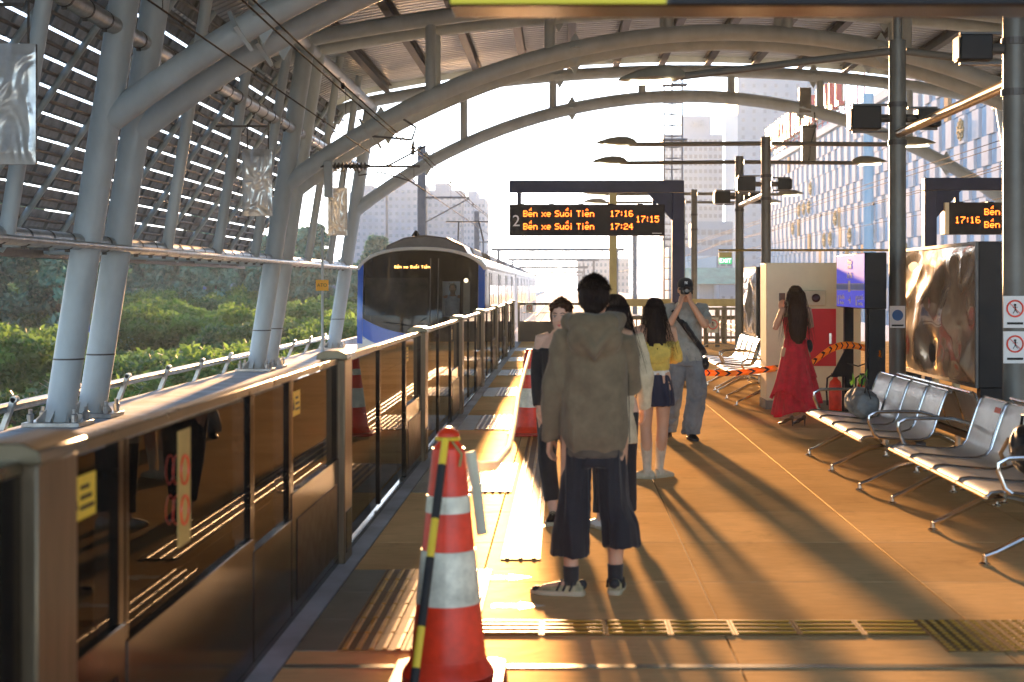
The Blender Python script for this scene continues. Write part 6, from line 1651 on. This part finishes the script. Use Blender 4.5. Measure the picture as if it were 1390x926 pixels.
scaled(MB().tube([V3(.12,-.02,1.44), V3(.135,.10,1.36), V3(.02,.155,1.22), V3(-.10,.155,1.06), V3(-.185,.10,.95), V3(-.21,-.01,.90), V3(-.14,-.13,1.0), V3(0,-.155,1.2), V3(.11,-.12,1.38), V3(.12,-.02,1.44)], [(.030,.006)]*10, 10), s_).build('sling_strap', fabric('strap_black', (.012,.012,.014)), t, smooth=True)
def sb(mb): mb.tube([V3(.01,.165,1.24), V3(-.05,.175,1.14), V3(-.11,.17,1.04)], [(.055,.022),(.065,.03),(.05,.022)], 14)
garment('sling_bag', sb, fabric('strap_black', (.012,.012,.014)), t, s_, .008, 2, .004, seed=5)
garment('hip_pouch', lambda mb: mb.ball(V3(-.215,.02,.80), .045, .07, .075, 14), fabric('strap_black', (.012,.012,.014)), t, s_, .008, 2, .004, seed=6)
T = lambda x, y, z: M @ Vector((x, y, z))
cap = MB()
vs = []; n = 24; cs = [(.03,1.0),(.06,1.02),(.085,.95),(.108,.78),(.124,.5),(.131,.15)]
for z, r_ in cs:
    for j in range(n): a = 2*PI*j/n; vs.append(T(.084*r_*math.cos(a), -.006+.101*r_*math.sin(a), z+.012*math.sin(a)*0))
fs = [(i*n+j, i*n+(j+1)%n, (i+1)*n+(j+1)%n, (i+1)*n+j) for i in range(len(cs)-1) for j in range(n)] + [tuple(range(n)), tuple((len(cs)-1)*n+j for j in range(n))]
co = scaled(cap.add(vs, fs), s_).build('cap', fabric('cap_black', (.012,.012,.015), .8), t, smooth=True, ang=60)
br = MB(); br.grid(lambda u, v: T((u-.5)*.165*(1-.25*v**2)*(1 if True else 0), .085 + .075*v*math.cos((u-.5)*1.9), .048 - .012*v - .03*(u-.5)**2*4), 14, 6)
scaled(br, s_).build('brim', fabric('cap_black', (.012,.012,.015)), co, smooth=True, solid=.004)
for txt in ('N', 'Y'):
    lo = text_obj(txt, (0,0,0), .045, M_WHITE, co, (0,0,0), ext=.002, name='cap_monogram', world=False)
    p_ = (M @ Vector((0, .094, .083)))*s_; lo.location = p_ ; lo.rotation_euler = (R(68), 0, PI)
# camera held to the face
cm = MB(); cc = M @ Vector((0, .165, .012)); scm = MB().box(cc.x-.065, cc.x+.065, cc.y-.03, cc.y+.03, cc.z-.042, cc.z+.042)
cb = scaled(scm, s_).build('camera_body', M_BLACK, t, bevel=.006)
scaled(MB().lathe([(.034,0),(.036,.02),(.036,.07),(.039,.075),(.039,.09),(.031,.088),(.02,.08)], (0,0,0), 22, Matrix.Translation(cc+V3(0,.03,-.004)) @ Matrix.Rotation(R(-90),4,'X')), s_).build('lens', mat('lens_black', (.015,.015,.018), .15), cb, smooth=True)
scaled(MB().box(cc.x-.022, cc.x+.022, cc.y-.025, cc.y+.028, cc.z+.043, cc.z+.062), s_).build('viewfinder', M_BLACK, cb, bevel=.004)

# ---- 6 woman in the red dress
t = thing('person', 'person with waist-long dark hair in a red layered dress and heels, holding up a phone', 'person', (2.69, 16.45, 0), R(6))
legs = {-1: ((-.075,.01,.50), (-.075,-.02,.145), (-.5,1,0)), 1: ((.075,.02,.50), (.085,.0,.145), (-.35,1,0))}
arms = {-1: ((-.235,.05,1.17), (-.125,.20,1.40), (.1,.2,1), (.5,.7,0), (.8,-.3,0)), 1: ((.215,.06,1.19), (.09,.20,1.37), (-.3,.4,.8), (-.3,.8,0), (-.8,0,.2))}
b_, M, s_ = figure(t, 1.63, M_SKIN, sh=.158, legs=legs, arms=arms, female=True, headyaw=R(4), headpitch=R(2))
MR = fabric('red_chiffon', (.55,.006,.022), .6, .001, 200, transl=.25)
garment('bodice', lambda mb: mb.loft([(0,0,1.0,.122,.102),(0,.005,1.08,.128,.104),(0,.01,1.18,.142,.115),(0,.012,1.27,.156,.122),(0,.006,1.315,.152,.112)], 26), MR, t, s_, .007, 3, .004, (14,14,4), 14)
for s in (-1, 1): scaled(MB().tube([V3(s*.07,.105,1.30), V3(s*.085,.04,1.425), V3(s*.08,-.05,1.42), V3(s*.07,-.10,1.30)], .005, 6), s_).build('shoulder_strap', MR, t, smooth=True)
def skirt(z0, z1, r0, r1, folds, amp, hem, ph, asym=0.0, nu=110, nv=26):
    a = MB()
    def fn(u, v):
        th = 2*PI*u; z = z1 + (z0-z1)*v; e = v**1.15
        r = r1 + (r0-r1)*e; f = math.sin(th*folds + ph + 1.2*math.sin(th*2+ph))*amp*v + math.sin(th*folds*2.3+ph*2)*amp*.35*v + noise.noise(Vector((math.cos(th)*2, math.sin(th)*2, v*2+ph)))*.03*v
        zz = z + hem*v*math.sin(th*3+ph)*v + asym*v*v*math.cos(th-.4)
        return ((r+f)*math.cos(th), (r*.86+f)*math.sin(th), zz)
    a.grid(fn, nu, nv); return scaled(a, s_)
skirt(.17, 1.03, .275, .124, 9, .020, .03, .5, .03).build('underskirt', MR, t, smooth=True, ang=80, solid=.002)
skirt(.30, 1.05, .300, .128, 7, .028, .05, 2.1, -.09).build('overskirt', MR, t, smooth=True, ang=80, solid=.002)
skirt(.50, 1.055, .245, .131, 8, .020, .045, 4.0, .12).build('upper_layer', MR, t, smooth=True, ang=80, solid=.002)
garment('long_hair', lonh(.99, .112, -.072), M_HAIRBR, t, s_, .0065, 3, 0, fn=hair_fn(.004, 24), seed=6); strands(t, M, s_, 140, .60, 6, M_HAIRBR, .104)
for s in (-1, 1):
    an = Vector(legs[s][1]); td = Vector(legs[s][2]).normalized(); o = V3(an.x, an.y, 0)
    sh = MB().tube([o-td*.05+V3(0,0,.105), o+td*.02+V3(0,0,.085), o+td*.10+V3(0,0,.04), o+td*.165+V3(0,0,.022), o+td*.20+V3(0,0,.015)], [(.026,.03),(.033,.022),(.036,.02),(.032,.016),(.012,.01)], 12)
    q = scaled(sh, s_).build('high_heel', mat('heel_brown', (.10,.045,.02), .35), t, smooth=True)
    scaled(MB().tube([o-td*.05+V3(0,0,.09), o-td*.052+V3(0,0,.002)], [.013,.005], 8), s_).build('heel', mat('heel_brown', (.1,.045,.02)), q, smooth=True)
wp = Vector(arms[-1][1]); ph_ = MB().box(wp.x+.03-.038, wp.x+.03+.038, wp.y+.055, wp.y+.065, wp.z+.06, wp.z+.20)
scaled(ph_, s_).build('phone', M_DARKSTEEL, t, bevel=.003)
garment('shoulder_bag', lambda mb: mb.ball(V3(.165,-.02,.96), .045, .05, .085, 14), fabric('strap_black', (.012,.012,.014)), t, s_, .008, 2, .002, seed=9)
scaled(MB().tube([V3(.165,-.03,1.03), V3(.13,-.11,1.2), V3(.02,-.11,1.38), V3(-.07,-.02,1.425), V3(-.04,.10,1.33), V3(.10,.12,1.12), V3(.165,0,1.03)], .004, 6), s_).build('bag_strap', M_BLACK, t, smooth=True)

# ---- driver in the cab window of the train
t = thing('person', 'train driver in pale shirt seen behind the side window of the train front', 'person', (TC+W*.50, TY+.55, -.02), PI)
b_, M, s_ = figure(t, 1.68, M_SKIN, sh=.18, legs=STAND(), arms=DOWN())
garment('shirt', lambda mb: (mb.loft([(0,0,.88,.18,.14),(0,0,1.1,.17,.13),(0,0,1.3,.185,.13),(0,0,1.42,.12,.09)], 20), [mb.tube([V3(s*.17,0,1.38), V3(s*.235,-.02,1.1), V3(s*.245,.05,.9)], [.07,.06,.05], 12) for s in (-1,1)]), fabric('pale_shirt', (.6,.62,.65)), t, s_, .012, 2, .006)
garment('trousers', lambda mb: [mb.tube([V3(s*.09,0,.92), V3(s*.095,.01,.48), V3(s*.1,-.01,.05)], [.10,.085,.07], 12) for s in (-1,1)], MT, t, s_, .012, 2, .004)
garment('short_hair', lambda mb: (mb.ball(M @ Vector((0,-.014,.045)), .086, .098, .086, 16), mb.ball(M @ Vector((0,-.04,-.01)), .078, .07, .07, 14)), M_HAIRB, t, s_, .008, 2, .004)
# ================================================================== HAZE
hz = MB().box(-760, 760, -90, 1260, GZ-1, 78).build('haze', None)
hm = bpy.data.materials.new('haze_air'); hm.use_nodes = True; nn, ll = hm.node_tree.nodes, hm.node_tree.links
nn.remove(nn['Principled BSDF']); pv = nn.new('ShaderNodeVolumePrincipled')
pv.inputs['Color'].default_value = (.58,.77,1.0,1); pv.inputs['Density'].default_value = HAZE; pv.inputs['Anisotropy'].default_value = HAZE_G
ll.new(pv.outputs[0], nn['Material Output'].inputs['Volume']); hz.data.materials.clear(); hz.data.materials.append(hm); hz['kind'] = 'stuff'
